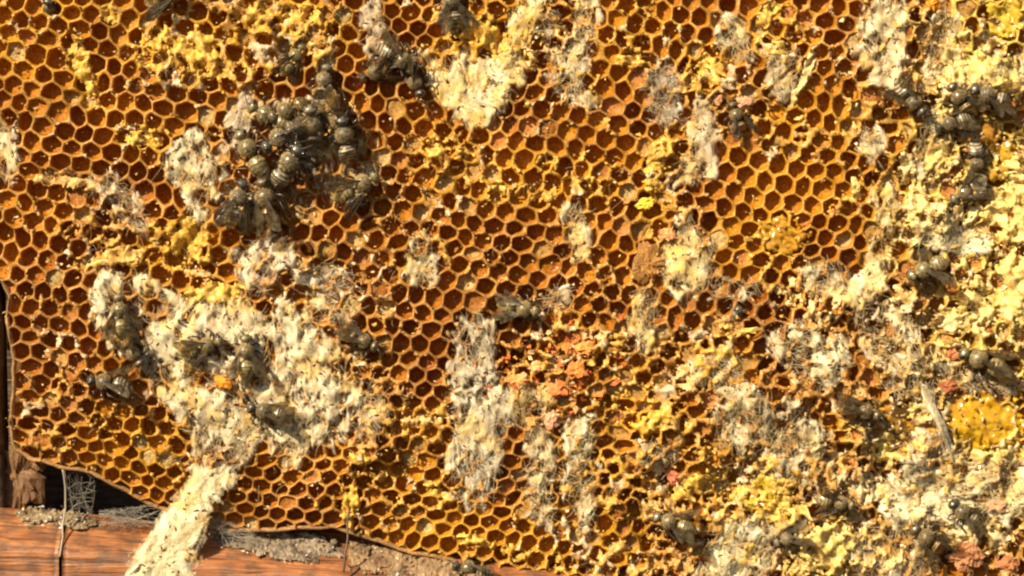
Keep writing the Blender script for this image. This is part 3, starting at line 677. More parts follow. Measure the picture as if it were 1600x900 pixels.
def wall_crust(step=2.6, seed=900):
    U, V = np.meshgrid(np.arange(-40, 1641, step), np.arange(-40, 941, step), indexing='ij')
    U = U+(vn(U*.93, V*.71, seed)-.5)*step*.9; V = V+(vn(U*.77, V*.91, seed+1)-.5)*step*.9
    D = blobs(U, V, DMG); G = blobs(U, V, GOLD); B = blobs(U, V, BRIGHT)
    big = fbm(U/75, V/75, 3, seed+2); mid = fbm(U/13, V/15, 2, seed+4)*(1-.5*B)+.75*B*fbm(U/24, V/34, 2, seed+41); fine = fbm(U/4.2, V/4.2, 2, seed+6)
    base = (.55-.14*sst((U-850)/200)*(1-B))*D+.30*G-.08*B+.85*big+1.2*mid+.7*fine-.80
    cand = base > -.9
    wd = np.full(U.shape, 20.0); wd[cand] = wall_dist(U[cand], V[cand])
    dens = base+.85*np.exp(-(wd/3.6)**2)
    keep = (dens > 0) & (poly_sd(U, V, OUT) > 3)
    rid = 1-2.4*np.abs(fbm(U/19, V/23, 2, seed+16))
    h = H0(U, V)-8+10*sst(dens/.7)-(5+4*D)*sst((wd-2)/11)+(2.5+3*D)*rid*sst(dens*2)+(1.6-.4*B)*fine+1.2*B*fbm(U/4.4, V/11, 2, seed+40)
    n0, n1 = U.shape; idx = np.arange(n0*n1).reshape(n0, n1)
    kq = keep[:-1, :-1] & keep[1:, :-1] & keep[1:, 1:] & keep[:-1, 1:]
    Q = np.stack([idx[:-1, :-1], idx[:-1, 1:], idx[1:, 1:], idx[1:, :-1]], -1)[kq]
    t = np.clip(.5+.9*fbm(U/22, V/22, 3, seed+8), 0, 1)
    C = mixc(mixc(c_(.76, .45, .16), c_(.60, .26, .04), t), mixc(c_(.78, .39, .03), c_(.86, .56, .13), t), np.clip(G*1.2+.15+.6*fbm(U/50, V/50, 2, seed+9), 0, 1))
    C = mixc(C, mixc(c_(.90, .62, .09), c_(.93, .82, .48), t), B)
    C = mixc(C, c_(.78, .64, .44), sst((fbm(U/40, V/40, 3, seed+12)-.12)*4)*.8)
    C = mixc(C, c_(.40, .17, .04), sst((fbm(U/8, V/8, 2, seed+14)-.08)*4)*.75)
    C = mixc(C, c_(.24, .12, .03), sst((fbm(U/5, V/8, 2, seed+18)-.30)*6)*.8)
    P = np.stack([U, V, h], -1).reshape(-1, 3); C = C.reshape(-1, 3)
    used = np.unique(Q); rm = np.full(n0*n1, -1); rm[used] = np.arange(len(used))
    return P[used], rm[Q], C[used]
P, Q, C = wall_crust(); torn.add(P, Q, None, C)
cpart('torn_wax', torn.mesh('torn_wax', True), M['torn'], 'stuff', 'crumbled golden and yellow wax torn from the cell walls')

# honey glistening in the broken comb; two darkest patches paint bee shadows brown
hon = MB()
for i, (x, y, ru, rv, cov, c1, c2) in enumerate([(1545, 662, 56, 36, .9, (.80, .48, .02), (.62, .30, .01)), (1400, 655, 34, 22, .8, (.46, .22, .02), (.62, .36, .03)), (1500, 640, 30, 20, .6, (.70, .38, .02), (.5, .2, .01)), (1560, 250, 36, 40, .6, (.72, .44, .04), (.5, .24, .02)), (1530, 215, 30, 24, .8, (.40, .16, .02), (.5, .26, .03)), (1200, 775, 46, 26, .7, (.62, .42, .02), (.5, .30, .02)), (1570, 20, 40, 40, .5, (.80, .58, .06), (.7, .42, .04)), (1220, 365, 40, 36, .6, (.66, .36, .03), (.5, .22, .02))]):
    r = 1.6*max(ru, rv)
    P, Q, C, _ = sheet(blob_mask((x, y, ru, rv, 0, 1)), (x-r, y-r, x+r, y+r), H0, 1.0, cov, 30, c1, c2, 2500+i*31, 2.6, .3, 6, None, 1.6)
    if len(Q): hon.add(P, Q, None, C)
cpart('honey', hon.mesh('honey', True), M['honey'], 'stuff', 'glistening golden honey in broken cells, with two painted brown bee shadows')

# loose wax crumbs and flakes on the torn places
def chip(mb, u, v, w, r, col):
    n = random.randint(4, 6); th = np.sort(rng.random(n))*2*math.pi
    rr = r*(.5+.8*rng.random(n)); st = rng.uniform(.45, 1)
    P = np.stack([np.cos(th)*rr, np.sin(th)*rr*st, rng.normal(0, .15*r, n)], 1)
    P = np.concatenate([P+[0, 0, .5], P*.92-[0, 0, .5]])
    ax = rng.normal(size=3); ax /= np.linalg.norm(ax); R = np.array(Matrix.Rotation(rng.uniform(0, 1.4), 3, Vector(ax)))
    P = P@R.T+[u, v, w]
    k = np.arange(n); k2 = (k+1) % n
    Q = np.stack([k, k2, n+k2, n+k], 1)
    T = [(0, j+1, j) for j in range(1, n-1)]+[(n, n+j, n+j+1) for j in range(1, n-1)]
    mb.add(P, Q, T, col)
crumb = MB()
cx = rng.uniform(-20, 1620, 16000); cy = rng.uniform(-20, 920, 16000)
cd = blobs(cx, cy, DMG); cg = blobs(cx, cy, GOLD); cbr = blobs(cx, cy, BRIGHT)
prob = 0.03+0.42*cd*(1-.6*cbr)*np.clip(.5+.9*fbm(cx/40, cy/40, 2, 211), 0, 1)
sel = (rng.random(len(cx)) < prob) & (poly_sd(cx, cy, OUT) > 6)
for x, y, g, b in zip(cx[sel], cy[sel], cg[sel], cbr[sel]):
    q = rng.random()
    col = np.array([.74, .50, .24]) if q < .4 else np.array([.80, .54, .12]) if q < .75 else np.array([.50, .26, .07])
    col = col*(1-b)+np.array([.88, .68, .22])*b
    if rng.random() < .08: col = np.array([.88, .80, .6])
    chip(crumb, x, y, float(H0(np.array(x), np.array(y)))+rng.uniform(-2, 2.5), rng.uniform(1.2, 4.6), col*rng.uniform(.8, 1.08))
for i in np.where(rng.random(NC) < .55)[0]:
    for q in range(rng.integers(1, 5)):
        ang_ = rng.uniform(0, 2*math.pi); rr_ = rng.uniform(0, 10)
        col = np.array([(.80, .56, .24), (.74, .40, .06), (.30, .12, .03), (.86, .74, .5), (.12, .07, .04)][rng.integers(5)])
        chip(crumb, cu[i]+rr_*math.cos(ang_), cv[i]+rr_*math.sin(ang_)-depth[i]*.1, float(H0(cu[i:i+1], cv[i:i+1])[0])-depth[i]*rng.uniform(.55, 1.0)+.5, rng.uniform(1, 3.4), col)
for q in range(190):
    a_, b_ = rng.normal(0, 1, 2); x, y = 872+66*a_, 588+46*b_-14*a_
    if abs(a_) > 1.8 or abs(b_) > 1.8: continue
    col = np.array([(.84, .22, .035), (.86, .36, .08), (.74, .15, .04), (.88, .60, .30)][rng.integers(4)])
    chip(crumb, x, y, float(H0(x, y))+rng.uniform(-4, 3), rng.uniform(2.2, 9.5), col)
fb = MB()
px_ = rng.uniform(0, 1600, 5200); py_ = rng.uniform(0, 900, 5200)
ok_ = (rng.random(5200) < .5*blobs(px_, py_, DMG)) & (poly_sd(px_, py_, OUT) > 8)
FR_SPOTS = list(zip(px_[ok_], py_[ok_]))
cpart('wax_crumbs', crumb.mesh('wax_crumbs', False), M['torn'], 'stuff', 'loose crumbs and flakes of pale wax')

# ------------------------------------------------------------------ silk webs
def strands(mb, poly, n, dirdeg, c1, c2, lift, base, box):
    P = np.array(poly); k = 0; tries = 0
    while k < n and tries < n*20:
        tries += 1
        x = rng.uniform(box[0], box[2]); y = rng.uniform(box[1], box[3])
        if poly_sd(np.array([x]), np.array([y]), poly)[0] < 3: continue
        k += 1
        L = rng.uniform(8, 34)*(1.8 if rng.random() < .12 else 1)
        a = math.radians(dirdeg)+rng.normal(0, .5); m = 8
        if rng.random() < .4: a = rng.uniform(0, 2*math.pi); L *= .8
        pts = []; px, py = x-L/2*math.cos(a), y-L/2*math.sin(a); da = rng.normal(0, .10)
        for q in range(m):
            pts.append((px, py)); a += da+rng.normal(0, .13); px += L/(m-1)*math.cos(a); py += L/(m-1)*math.sin(a)
        pts = np.array(pts); t = np.linspace(-1, 1, m)
        w = base(pts[:, 0], pts[:, 1])+lift*rng.uniform(.25, .8)*(1-.75*t**2)+rng.uniform(.3, 2.5)
        col = np.array(c1)*(1-(q2 := rng.random()))+np.array(c2)*q2
        V, Q, T = tube(np.column_stack([pts, w]), rng.uniform(.16, .42)*(1-.5*np.abs(t)), 3)
        mb.add(V, Q, T, np.clip(col*rng.uniform(.92, 1.2), 0, .95))

def pellets(mb, spots, base_heights):
    for (x, y), w in zip(spots, base_heights):
        r = rng.uniform(.9, 2.4); a = rng.uniform(0, math.pi)
        V, Q = blob_mesh(r, int(rng.integers(1e6)), .25, 5, 6, (2.0, .7, .7))
        c, s_ = math.cos(a), math.sin(a)
        V = np.stack([V[:, 0]*c-V[:, 1]*s_+x, V[:, 0]*s_+V[:, 1]*c+y, V[:, 2]+w+.3], 1)
        mb.add(V, Q, None, np.array([.06, .035, .02])*rng.uniform(.6, 2.2))

pellets(fb, FR_SPOTS, [float(H0(a, b))+rng.uniform(0, 4) for a, b in FR_SPOTS])
cpart('frass', fb.mesh('frass'), M['frass'], 'stuff', 'dark moth droppings scattered over torn wax')
for i, (label, poly, c1, c2, lift, cover, dr, ns) in enumerate(WEBS):
    root = empty('silk_web'); cxy = np.mean(np.array(poly), 0)
    root.location = W(cxy[0], cxy[1], float(base_w(cxy[:1], cxy[1:])[0]))
    tag(root, label, 'silk web', 'wax moth silk webs on the comb')
    iv = Matrix.Translation(-Vector(root.location))
    bx = box_of(poly, 30)
    rope = 'silk rope' in label
    bfn = (lambda U, V: -14+26*sst((V-735)/110)) if rope else base_w
    P, Q, C, fld = silk(poly, bfn, lift*.62, cover, dr, c1, c2, 4000+i*37, 2.2, rope)
    if len(Q):
        o = obj('silk_mat', mesh_np('silk_mat', P, Q, None, C, True), M['web'], root); o.matrix_parent_inverse = iv
    mb = MB(); strands(mb, poly, int(ns*1.5), dr, tuple(np.array(c1)*.6+np.array(WHITE)*.4), (.93, .85, .62), lift, bfn, bx)
    o = obj('strands', mb.mesh('strands', True), M['strand'], root, 'stuff'); o.matrix_parent_inverse = iv
    U, Vv, h, keep = fld
    kk = np.argwhere(keep & (poly_sd(U, Vv, poly) > 0))
    if len(kk) > 20:
        npel = int(len(kk)*4.4/900*3.0)+3
        pick = kk[rng.integers(0, len(kk), npel)]
        mb = MB(); pellets(mb, [(U[a, b], Vv[a, b]) for a, b in pick], [h[a, b] for a, b in pick])
        o = obj('frass', mb.mesh('frass', True), M['frass'], root, 'stuff'); o.matrix_parent_inverse = iv

# loose silk fibres strewn over the torn parts of the comb
fx = rng.uniform(-10, 1610, 9000); fy = rng.uniform(-10, 910, 9000)
fp = blobs(fx, fy, DMG)*.3*np.clip(.45+1.1*fbm(fx/60, fy/60, 2, 311), 0, 1)
fs = (rng.random(len(fx)) < fp) & (poly_sd(fx, fy, OUT) > 10)
mb = MB()
for x, y in zip(fx[fs], fy[fs]):
    L = rng.uniform(8, 30); a = rng.normal(math.pi/2, .8); m_ = 7; t = np.linspace(-1, 1, m_); b = rng.normal(0, .25)
    pts = np.stack([x+L/2*t*math.cos(a)-b*L*.5*t*t*math.sin(a), y+L/2*t*math.sin(a)+b*L*.5*t*t*math.cos(a)], 1)
    w = H0(pts[:, 0], pts[:, 1])+rng.uniform(1, 5)*(1-.8*t*t)
    V, Q, T = tube(np.column_stack([pts, w]), rng.uniform(.16, .36), 3); mb.add(V, Q, T, np.array([.88, .78, .56])*rng.uniform(.7, 1.04))
lo = obj('loose_silk', mb.mesh('loose_silk'), M['strand'], None, 'stuff'); tag(lo, 'fine loose silk fibres strewn over the torn comb', 'silk fibres')

# ------------------------------------------------------------------ bees
bs = S                         # bee meshes are in metres, local axes: x head, y left, z back
def bee_body(curl, dusty, seed, bandc=(.36, .27, .13), dustc=(.40, .34, .20), base=(.030, .024, .016)):
    st = np.array([(36.5, .2, .2, -1), (35.8, 4.5, 5.5, -1), (33, 8.6, 8.2, -1), (29, 10.3, 9.4, 0), (25, 8.8, 8.2, 0), (22.5, 4.2, 4.2, 0), (21, 3.4, 3.4, 0), (19.5, 5.4, 5.4, 0), (16, 10.2, 10, .5),
                   (10, 12.6, 12.3, 1), (4, 12.0, 11.8, .8), (-1, 8.4, 8.2, 0), (-4, 3.4, 3.4, -1), (-5.6, 2.8, 2.8, -1), (-7, 5.4, 5.6, -1), (-10, 10.2, 9.8, -.5), (-17, 13.4, 12.4, 0), (-25, 12.9, 11.8, 0),
                   (-33, 9.6, 8.8, -.5), (-39, 5.0, 4.6, -1), (-42.5, 1.8, 1.8, -1.5), (-43.2, .2, .2, -1.5)])
    x = np.concatenate([np.linspace(36.5, 20, 16), np.linspace(19, -6, 22), np.linspace(-7, -43.2, 34)])
    f = lambda c: np.interp(-x, -st[:, 0], st[:, c])
    ry, rz, zc = f(1), f(2), f(3)
    seg = ((-7-x)/6.2); fr = seg-np.floor(seg); abd = x < -6.9
    k = np.where(abd, 1.0+.05*fr, 1); ry = ry*k; rz = rz*k
    m = 18; th = np.arange(m)*2*math.pi/m
    X = np.repeat(x[:, None], m, 1); Y = ry[:, None]*np.cos(th); Zz = zc[:, None]+rz[:, None]*np.sin(th)
    nz = 1+.03*fbm(X/5+seed, th[None]*3+X*0, 2, seed); Y = Y*nz; Zz = zc[:, None]+(Zz-zc[:, None])*nz
    # bend the abdomen down
    tt = np.clip((-6-X)/37, 0, 1); ang = curl*tt
    dx = X+6; X2 = np.where(X < -6, -6+dx*np.cos(ang*.6)+Zz*np.sin(ang)*.9, X); Z2 = np.where(X < -6, Zz*np.cos(ang)+dx*np.sin(ang*.6), Zz)
    V = np.stack([X2, Y, Z2], -1).reshape(-1, 3)*bs
    n = len(x); i = np.arange(n-1)[:, None]*m; kq_ = np.arange(m)[None]; k2_ = (kq_+1) % m
    Q = np.stack([i+kq_, i+k2_, i+m+k2_, i+m+kq_], -1).reshape(-1, 4)
    C = np.zeros((n, m, 3))
    top = np.clip(np.sin(th), 0, 1)[None, :]
    C[:] = base
    thx = ((x < 20) & (x > -5))[:, None]*(.55+.45*vn(X/3, th[None]*4+X*0, seed+3))
    C = mixc(C, c_(.17, .135, .075), thx*.55)
    band = (abd[:, None]*(fr[:, None] < .42)*(seg[:, None] > .2))*np.ones((1, m))
    C = mixc(C, c_(*bandc), band*(.45+.5*vn(X/2, th[None]*5+X*0, seed+5)))
    belly = np.clip(-np.sin(th), 0, 1)[None, :]*np.ones((n, 1))*abd[:, None]
    C = mixc(C, c_(.20, .15, .07), belly*.6)
    if dusty: C = mixc(C, c_(*dustc), dusty*np.clip(.4+.9*vn(X/5, th[None]*2.2+X*0, seed+7), 0, 1))
    return mesh_np('body', V, Q, None, C.reshape(-1, 3), True, True)

def bee_wing(L, Wd, seed):
    n = 14; t = np.linspace(0, 1, n)
    lead = .06*np.sin(t*math.pi)*L*.5; trail = -Wd*np.sin(np.clip(t, 0, 1)**1.5*math.pi*.86+.12)*1.02
    V = []; mid = 5
    for s_ in (0, 1):
        for q in range(mid):
            f = q/(mid-1); y = lead*(1-f)+trail*f
            z = .9*np.sin(t*5+f*3+seed)*t+(-.35 if s_ else .0)+1.0*np.sin(f*9)*.25
            V.append(np.stack([t*L, y, z], 1))
    V = np.concatenate(V)*bs
    Q = []
    for s_ in (0, 1):
        o_ = s_*mid*n
        for q in range(mid-1):
            for p in range(n-1):
                a = o_+q*n+p; f = (a, a+1, a+n+1, a+n)
                Q.append(f if s_ == 0 else f[::-1])
    for q in (0, mid-1):
        for p in range(n-1):
            a = q*n+p; b = mid*n+q*n+p; Q.append((a, b, b+1, a+1) if q == 0 else (a, a+1, b+1, b))
    for p in (0, n-1):
        for q in range(mid-1):
            a = q*n+p; b = mid*n+q*n+p; Q.append((a, a+n, b+n, b) if p == 0 else (a, b, b+n, a+n))
    me = mesh_np('wing', V, Q, None, None, True, True)
    vb = MB()
    for f0, f1 in ((0, 0), (.25, .35), (.5, .62), (.8, .8)):
        f = np.linspace(f0, f1, n); y = lead*(1-f)+trail*f
        z = .9*np.sin(t*5+f*3+seed)*t+.25*np.sin(f*9)+.2
        P, Q_, T_ = tube(np.stack([t*L, y, z], 1)[:-1], .45*(1-.5*t[:-1]), 4)
        vb.add(P*bs, Q_, T_, (.07, .045, .025))
    return me, vb.mesh('veins', True, True)

def leg_mesh(path, r0):
    mb = MB(); P, Q, T = tube(np.array(path), np.linspace(r0, r0*.45, len(path)), 6)
    mb.add(P*bs, Q, T, (.05, .035, .022)); return mb.mesh('leg', True, True)

def ball_world(c, r, col, sq=(1, 1, 1), name='eye'):
    V, Q = blob_mesh(r, 3, 0, 8, 12, sq); mb = MB(); mb.add((V+c)*bs, Q, None, col); return mb.mesh(name, True, True)

BODY = [bee_body(.35, .12, 11, (.50, .40, .24)), bee_body(.9, .35, 12, (.46, .27, .07), (.34, .22, .08)), bee_body(1.5, .4, 13, (.40, .30, .16), (.44, .36, .22)), bee_body(.15, .48, 14, (.40, .28, .10), (.44, .35, .15)),
        bee_body(.6, .3, 15, (.58, .47, .28), (.30, .26, .18)), bee_body(1.2, .5, 16, (.50, .30, .09), (.30, .19, .07), (.06, .032, .014))]
FW, FV = bee_wing(54, 17, 1); HW, HV = bee_wing(37, 11, 2)
LEGS = [leg_mesh(p, 1.9) for p in (
    [(15, 6, -8), (19, 12, -11), (22, 17, -6), (20, 20, -13), (16, 19, -18), (12, 17, -20)],
    [(9, 7, -9), (9, 15, -12), (7, 22, -8), (3, 24, -15), (-2, 22, -19), (-6, 20, -20)],
    [(3, 7, -8), (-2, 15, -12), (-9, 21, -7), (-16, 20, -13), (-22, 17, -18), (-26, 15, -20)])]
LEGR = []
for l in LEGS:
    m2 = l.copy(); co = np.empty(len(m2.vertices)*3, np.float32); m2.vertices.foreach_get('co', co); co = co.reshape(-1, 3); co[:, 1] *= -1
    m2.vertices.foreach_set('co', co.ravel()); m2.flip_normals(); LEGR.append(m2)
ant = MB(); P_, Q_, T_ = tube(np.array([(34, 3, 4), (38, 5, 7), (41, 8, 7), (45, 11, 4), (48, 13, 1)]), [.9, .8, .75, .8, .7], 5); ant.add(P_*bs, Q_, T_, (.05, .035, .02))
ANTL = ant.mesh('antenna', True, True)
ant = MB(); ant.add(P_*np.array([1, -1, 1])*bs, Q_[:, ::-1], None, (.05, .035, .02)); ANTR = ant.mesh('antenna', True, True)
EYEL = ball_world(np.array([30, 8.2, 1]), 4.2, (.02, .015, .012), (.9, .62, 1.25)); EYER = ball_world(np.array([30, -8.2, 1]), 4.2, (.02, .015, .012), (.9, .62, 1.25))
hb = MB()
for q in range(420):
    x = rng.uniform(-3, 19.5); th = rng.uniform(-.5, math.pi+.5)
    r = float(np.interp(-x, [-19.5, -16, -10, -4, 1, 3], [5.4, 10, 12.4, 11.8, 8.3, 5])); nrm = np.array([rng.normal(0, .3), math.cos(th), math.sin(th)]); nrm /= np.linalg.norm(nrm)
    b0 = np.array([x, r*math.cos(th), r*math.sin(th)+.6]); tip = b0+nrm*rng.uniform(2, 4.2)+rng.normal(0, .6, 3)
    sd = np.cross(nrm, rng.normal(size=3)); sd /= np.linalg.norm(sd); s2 = np.cross(nrm, sd)
    hb.add(np.array([b0+sd*.4, b0-sd*.2+s2*.35, b0-sd*.2-s2*.35, tip])*bs, None, [(0, 1, 3), (1, 2, 3), (2, 0, 3)], np.array([.40, .30, .14])*rng.uniform(.5, 1.25))
HAIR = hb.mesh('hair', True, True)
for me_, mt in [(b, 'bee') for b in BODY]+[(FW, 'wing'), (HW, 'wing'), (FV, 'bee'), (HV, 'bee'), (ANTL, 'bee'), (ANTR, 'bee'), (EYEL, 'bee'), (EYER, 'bee'), (HAIR, 'hair')]+[(l, 'bee') for l in LEGS+LEGR]:
    me_.materials.append(M[mt])

def wing_mx(side, z, sweep, tilt):
    # wing mesh runs along +x from its root, trailing edge towards -y; swept back along the body
    m_ = Matrix.Translation(Vector((9 if z else 4, 8.5*side, 9.5+.8*z))*bs) @ Matrix.Rotation(side*math.radians(180-sweep), 4, 'Z') @ Matrix.Rotation(math.radians(tilt)*side, 4, 'X')
    if side > 0: m_ = m_ @ Matrix.Scale(-1, 4, (0, 1, 0))
    return m_

def bee(label, u, v, head, roll=0, pitch=0, kind=0, size=1.0, lift=8, wings=True, sweep=(28, 40), base=None):
    """head: direction the head points, degrees counter-clockwise from right as seen from the front; roll tips the back away"""
    w = float(base_w(np.array([float(u)]), np.array([float(v)]))[0]) if base is None else base
    lift = lift+(4 if lift > 0 else 0)
    root = empty('bee', W(u, v, w+lift))
    th = math.radians(head)
    f = Vector((math.cos(th), 0, math.sin(th))); up = Vector((0, -1, 0)); left = up.cross(f)
    R3 = Matrix((f, left, up)).transposed().to_4x4()
    R3 = R3 @ Matrix.Rotation(math.radians(-pitch), 4, 'Y') @ Matrix.Rotation(math.radians(roll), 4, 'X') @ Matrix.Scale(size, 4)
    root.matrix_world = Matrix.Translation(root.location) @ R3
    tag(root, label, 'bee', 'dead bees on the comb')
    kind = {0: (0, 4), 1: (1, 5), 2: (2, 5), 3: (3, 2)}[kind][int(u+v) % 2]
    body = obj('body', BODY[kind], None, root)
    obj('eye', EYEL, None, root); obj('eye', EYER, None, root)
    obj('antenna', ANTL, None, root); obj('antenna', ANTR, None, root)
    for l in LEGS+LEGR: obj('leg', l, None, root)
    h = obj('hair', HAIR, None, body, 'stuff')
    if wings:
        for side in (1, -1):
            for z, (a, b) in ((1, (FW, FV)), (0, (HW, HV))):
                o = obj('wing', a, None, root); o.matrix_local = wing_mx(side, z, sweep[0 if z else 1]+rng.uniform(-9, 9), rng.uniform(-16, 16))
                obj('veins', b, None, o, 'stuff')
    return root

bee('striped bee crouching beside a yellow wax ridge', 706, 12, 100, 10, 0, 0)
bee('shiny black bee with raised dark wing above intact cells', 622, 92, -28, 20, 8, 0, lift=12, sweep=(30, 60))
bee('greenish bee pressed under the wing of a shiny black bee', 592, 112, 200, -40, 0, 1, .9, 6)
bee('black bee lying on its side next to thick bright silk', 648, 122, -70, 60, 0, 0, .9, 8)
bee('small grey bee alone on torn golden wax above the heap', 458, 92, 55, 30, 0, 3, .8, 6)
bee('hunched grey bee between the heap and golden torn wax', 506, 132, 80, 0, -10, 2, .9, 8, wings=False)
bee('ringed curled bee on the upper rim of the heap', 456, 172, 205, 25, 10, 1, 1.06, 25, wings=False)
bee('olive dusty bee on the upper flank of the heap', 424, 184, 150, -30, 0, 3, 1.06, 21, wings=False)
bee('bee with a long glinting wing across the middle of the heap', 446, 213, 215, 50, 0, 0, 1.12, 31, sweep=(15, 25))
bee('yellow olive bee upright in the middle of the heap', 490, 205, 95, 0, 20, 3, 1.12, 29, wings=False)
bee('dark bee with a pale spot at the shaded upper flank of the heap', 527, 182, -60, 40, 0, 1, 1.06, 24)
bee('silver backed bee on the shaded flank of the heap', 541, 220, 100, 20, 15, 0, 1.06, 23, wings=False)
bee('bee with a shining white thorax on top of the heap', 452, 262, 55, 0, 25, 0, 1.18, 33, wings=False)
bee('grey green bee at the silk sheet side of the heap', 394, 240, 120, -20, 0, 3, 1.12, 21, wings=False)
bee('boldly striped bee hanging from the bottom of the heap', 373, 318, 75, 20, 0, 0, 1.06, 19)
bee('pale winged bee at the bottom of the heap', 418, 318, 100, -30, 0, 1, 1.12, 21, sweep=(12, 20))
bee('green grey bee fallen to the cells below the heap', 560, 292, 30, 20, 0, 3, 1.06, 19)
bee('black winged bee below the tall cream slab', 1420, 155, -48, 20, 0, 0, .95, 10, sweep=(20, 30))
bee('bee with a ringed thorax and dark wing on yellow comb', 1545, 152, 160, 15, 5, 0, 1, 16, sweep=(24, 40))
bee('grey bee shoulder to shoulder with the ring marked bee', 1500, 158, 125, -20, 0, 1, .9, 10)
bee('bee with a silver glint above a yellow wax ledge', 1488, 192, 200, 20, 0, 0, .85, 8)
bee('bee in honey showing a tight striped abdomen', 1525, 250, -85, 10, -10, 0, .85, 6, wings=False)
bee('dusty bee stuck head first in yellow comb', 1512, 297, 215, 0, -20, 3, .9, 6)
bee('silver speckled bee beside pink pollen', 1152, 186, 110, 20, 0, 1, .8, 4)
bee('grey bee with folded wings under torn white sheet', 1448, 420, 205, 30, 15, 3, 1, 12, sweep=(60, 70))
bee('bee whose head peeps out of a reddish cell', 1150, 495, 70, 0, 60, 0, .75, -14, wings=False)
bee('round shiny bee with wings spread towards a grey silk bulge', 812, 482, -10, 5, 20, 3, .95, 8, sweep=(20, 32))
bee('dark bee with lifted wing at the margin of the largest mat', 562, 530, -25, -20, 0, 1, .9, 9, sweep=(12, 20))
bee('dusty bee upright in the white silk mat', 190, 492, 95, 10, 0, 3, .95, 13)
bee('dark bee below the dusty upright bee in silk', 208, 546, -60, 40, 0, 1, .85, 10)
bee('dark bee lying flat at the torn margin under the silk', 172, 598, 172, 40, 0, 0, .95, 8)
bee('blurred grey bee sunk into the largest mat', 318, 542, 20, 20, 0, 3, .95, 8)
bee('olive bee lying lengthwise near the orange pollen ball', 386, 556, 90, 0, 0, 3, .95, 10)
bee('green black bee with shining abdomen under silk folds', 420, 644, 165, 25, 0, 0, .95, 12, sweep=(14, 22))
bee('bee with a dark upright wing above honey', 1342, 640, -18, -25, 0, 1, .95, 10, sweep=(8, 18))
bee('grey glinting bee sunk in olive debris', 1308, 786, -10, 20, 0, 3, .85, 6)
bee('black striped bee with a raised antenna at the white sheet', 1512, 806, 140, 30, 0, 0, .9, 11)
bee('olive bee with black stripes below the white sheet', 1455, 845, 145, -10, 0, 1, 1.0, 10)
bee('grey bee casting shade above the combed silk fan', 1052, 818, 160, 20, 0, 3, .95, 10)
bee('large bee reclining with a long wing over matted silk', 1535, 565, 158, 40, 0, 3, 1.15, 12, sweep=(18, 26))
bee('dark grey bee in olive crumbs by yellow wax', 1238, 842, 200, 20, 0, 2, .8, 5)
bee('bee head sunk in a cell of the golden corner', 74, 14, 80, 0, 60, 0, .7, -12, wings=False)
bee('brown bee over the torn golden cells at the top margin', 262, -4, 20, 10, 0, 1, .95, 12)
bee('dark bee on its side where comb meets wooden bar', 738, 892, 170, 80, 0, 0, .9, 6)

# ------------------------------------------------------------------ pollen and propolis lumps
def lump(label, u, v, r, col, sq=(1, 1, .8), lift=.25, name='pollen_lump', cat='pollen'):
    r = r*(.82 if r < 20 else 1)
    n_, m_ = (9, 13) if r < 18 else (20, 30)
    V, Q = blob_mesh(r, int(u*7+v), 1.0, n_, m_, (sq[0], sq[1], sq[2]*.62))
    V = V*(1+(.22 if r < 18 else .14)*(rng.random(len(V))-.5))[:, None]; V[:m_] = V[:m_].mean(0); V[-m_:] = V[-m_:].mean(0)
    w = float(base_w(np.array([float(u)]), np.array([float(v)]))[0])
    nb_ = vn(V[:, 0]/r*3+9, V[:, 1]/r*3+V[:, 2]/r*2+9, 5)
    C = np.array(col)*(0.75+.5*nb_)[:, None]
    mb = MB(); mb.add((np.stack([V[:, 0], -V[:, 2], -V[:, 1]], 1))*S, Q, None, C)
    o = obj(name, mb.mesh(name, False, True), M['pollen']); o.location = W(u, v, w+r*lift)
    return tag(o, label, cat, 'pollen and wax lumps')
ORG = (.82, .29, .02); RD = (.76, .22, .06); PK = (.74, .36, .20); YL = (.88, .60, .05)
lump('bright orange pollen ball in the largest silk mat', 349, 598, 14, ORG, (1.1, .9, .8), .6)
lump('orange pollen ball beside the tall cream slab', 1456, 8, 12, ORG, (1, 1, .8), .6)
lump('brick red pollen clump pointing up between silk streamers', 872, 611, 15, RD, (1.1, .9, .8), .4)
lump('pinkish red pollen clump under the brick red clump', 862, 656, 13, PK, (.9, 1.1, .7), .4)
lump('orange pollen pat at the silk margin', 808, 594, 14, (.78, .34, .10), (1.3, .8, .7))
lump('pale orange pollen pat beside dark empty cells', 838, 574, 11, (.80, .42, .16), (1.2, .8, .7))
lump('reddish pollen filling two joined cells', 900, 578, 17, (.74, .25, .05), (1.2, .9, .6))
lump('orange pollen heap topped by pale grains', 918, 545, 14, (.78, .32, .07), (1.2, .9, .7))
lump('small cream orange pollen grain above the heap of pollen', 942, 535, 8, (.84, .56, .25))
lump('red orange pollen stuck on a cell rim by yellow crumbs', 888, 545, 9, (.70, .26, .06))
lump('pink pollen grain next to the silver speckled bee', 1162, 160, 12, PK, (1.3, .8, .7))
lump('small rosy wax bit on torn yellow comb', 1122, 156, 9, (.66, .30, .14))
lump('crimson pollen grain in golden crumbs', 1054, 746, 12, (.60, .16, .08), (1, .9, .8))
lump('bright yellow wax nugget on a golden strip', 1008, 318, 14, YL, (1, .85, .8), .5)
lump('peach pollen cluster left of silk scraps', 1042, 366, 14, (.78, .36, .14), (1.2, .9, .6))
lump('yellow wax chip by the peeping bee', 1172, 516, 11, (.86, .58, .14), (1.5, .6, .6), .5)
lump('rusty lump rimmed with tan wax in the crumbled comb', 1515, 872, 20, (.44, .19, .08), (1.2, .9, .6))
lump('rusty red lump beside tan crumbled comb', 1582, 886, 17, (.46, .18, .07), (1.1, .9, .6))
lump('pinkish brown lump at the speckled silk sheet', 1562, 790, 15, (.60, .34, .18), (1.3, .8, .6))
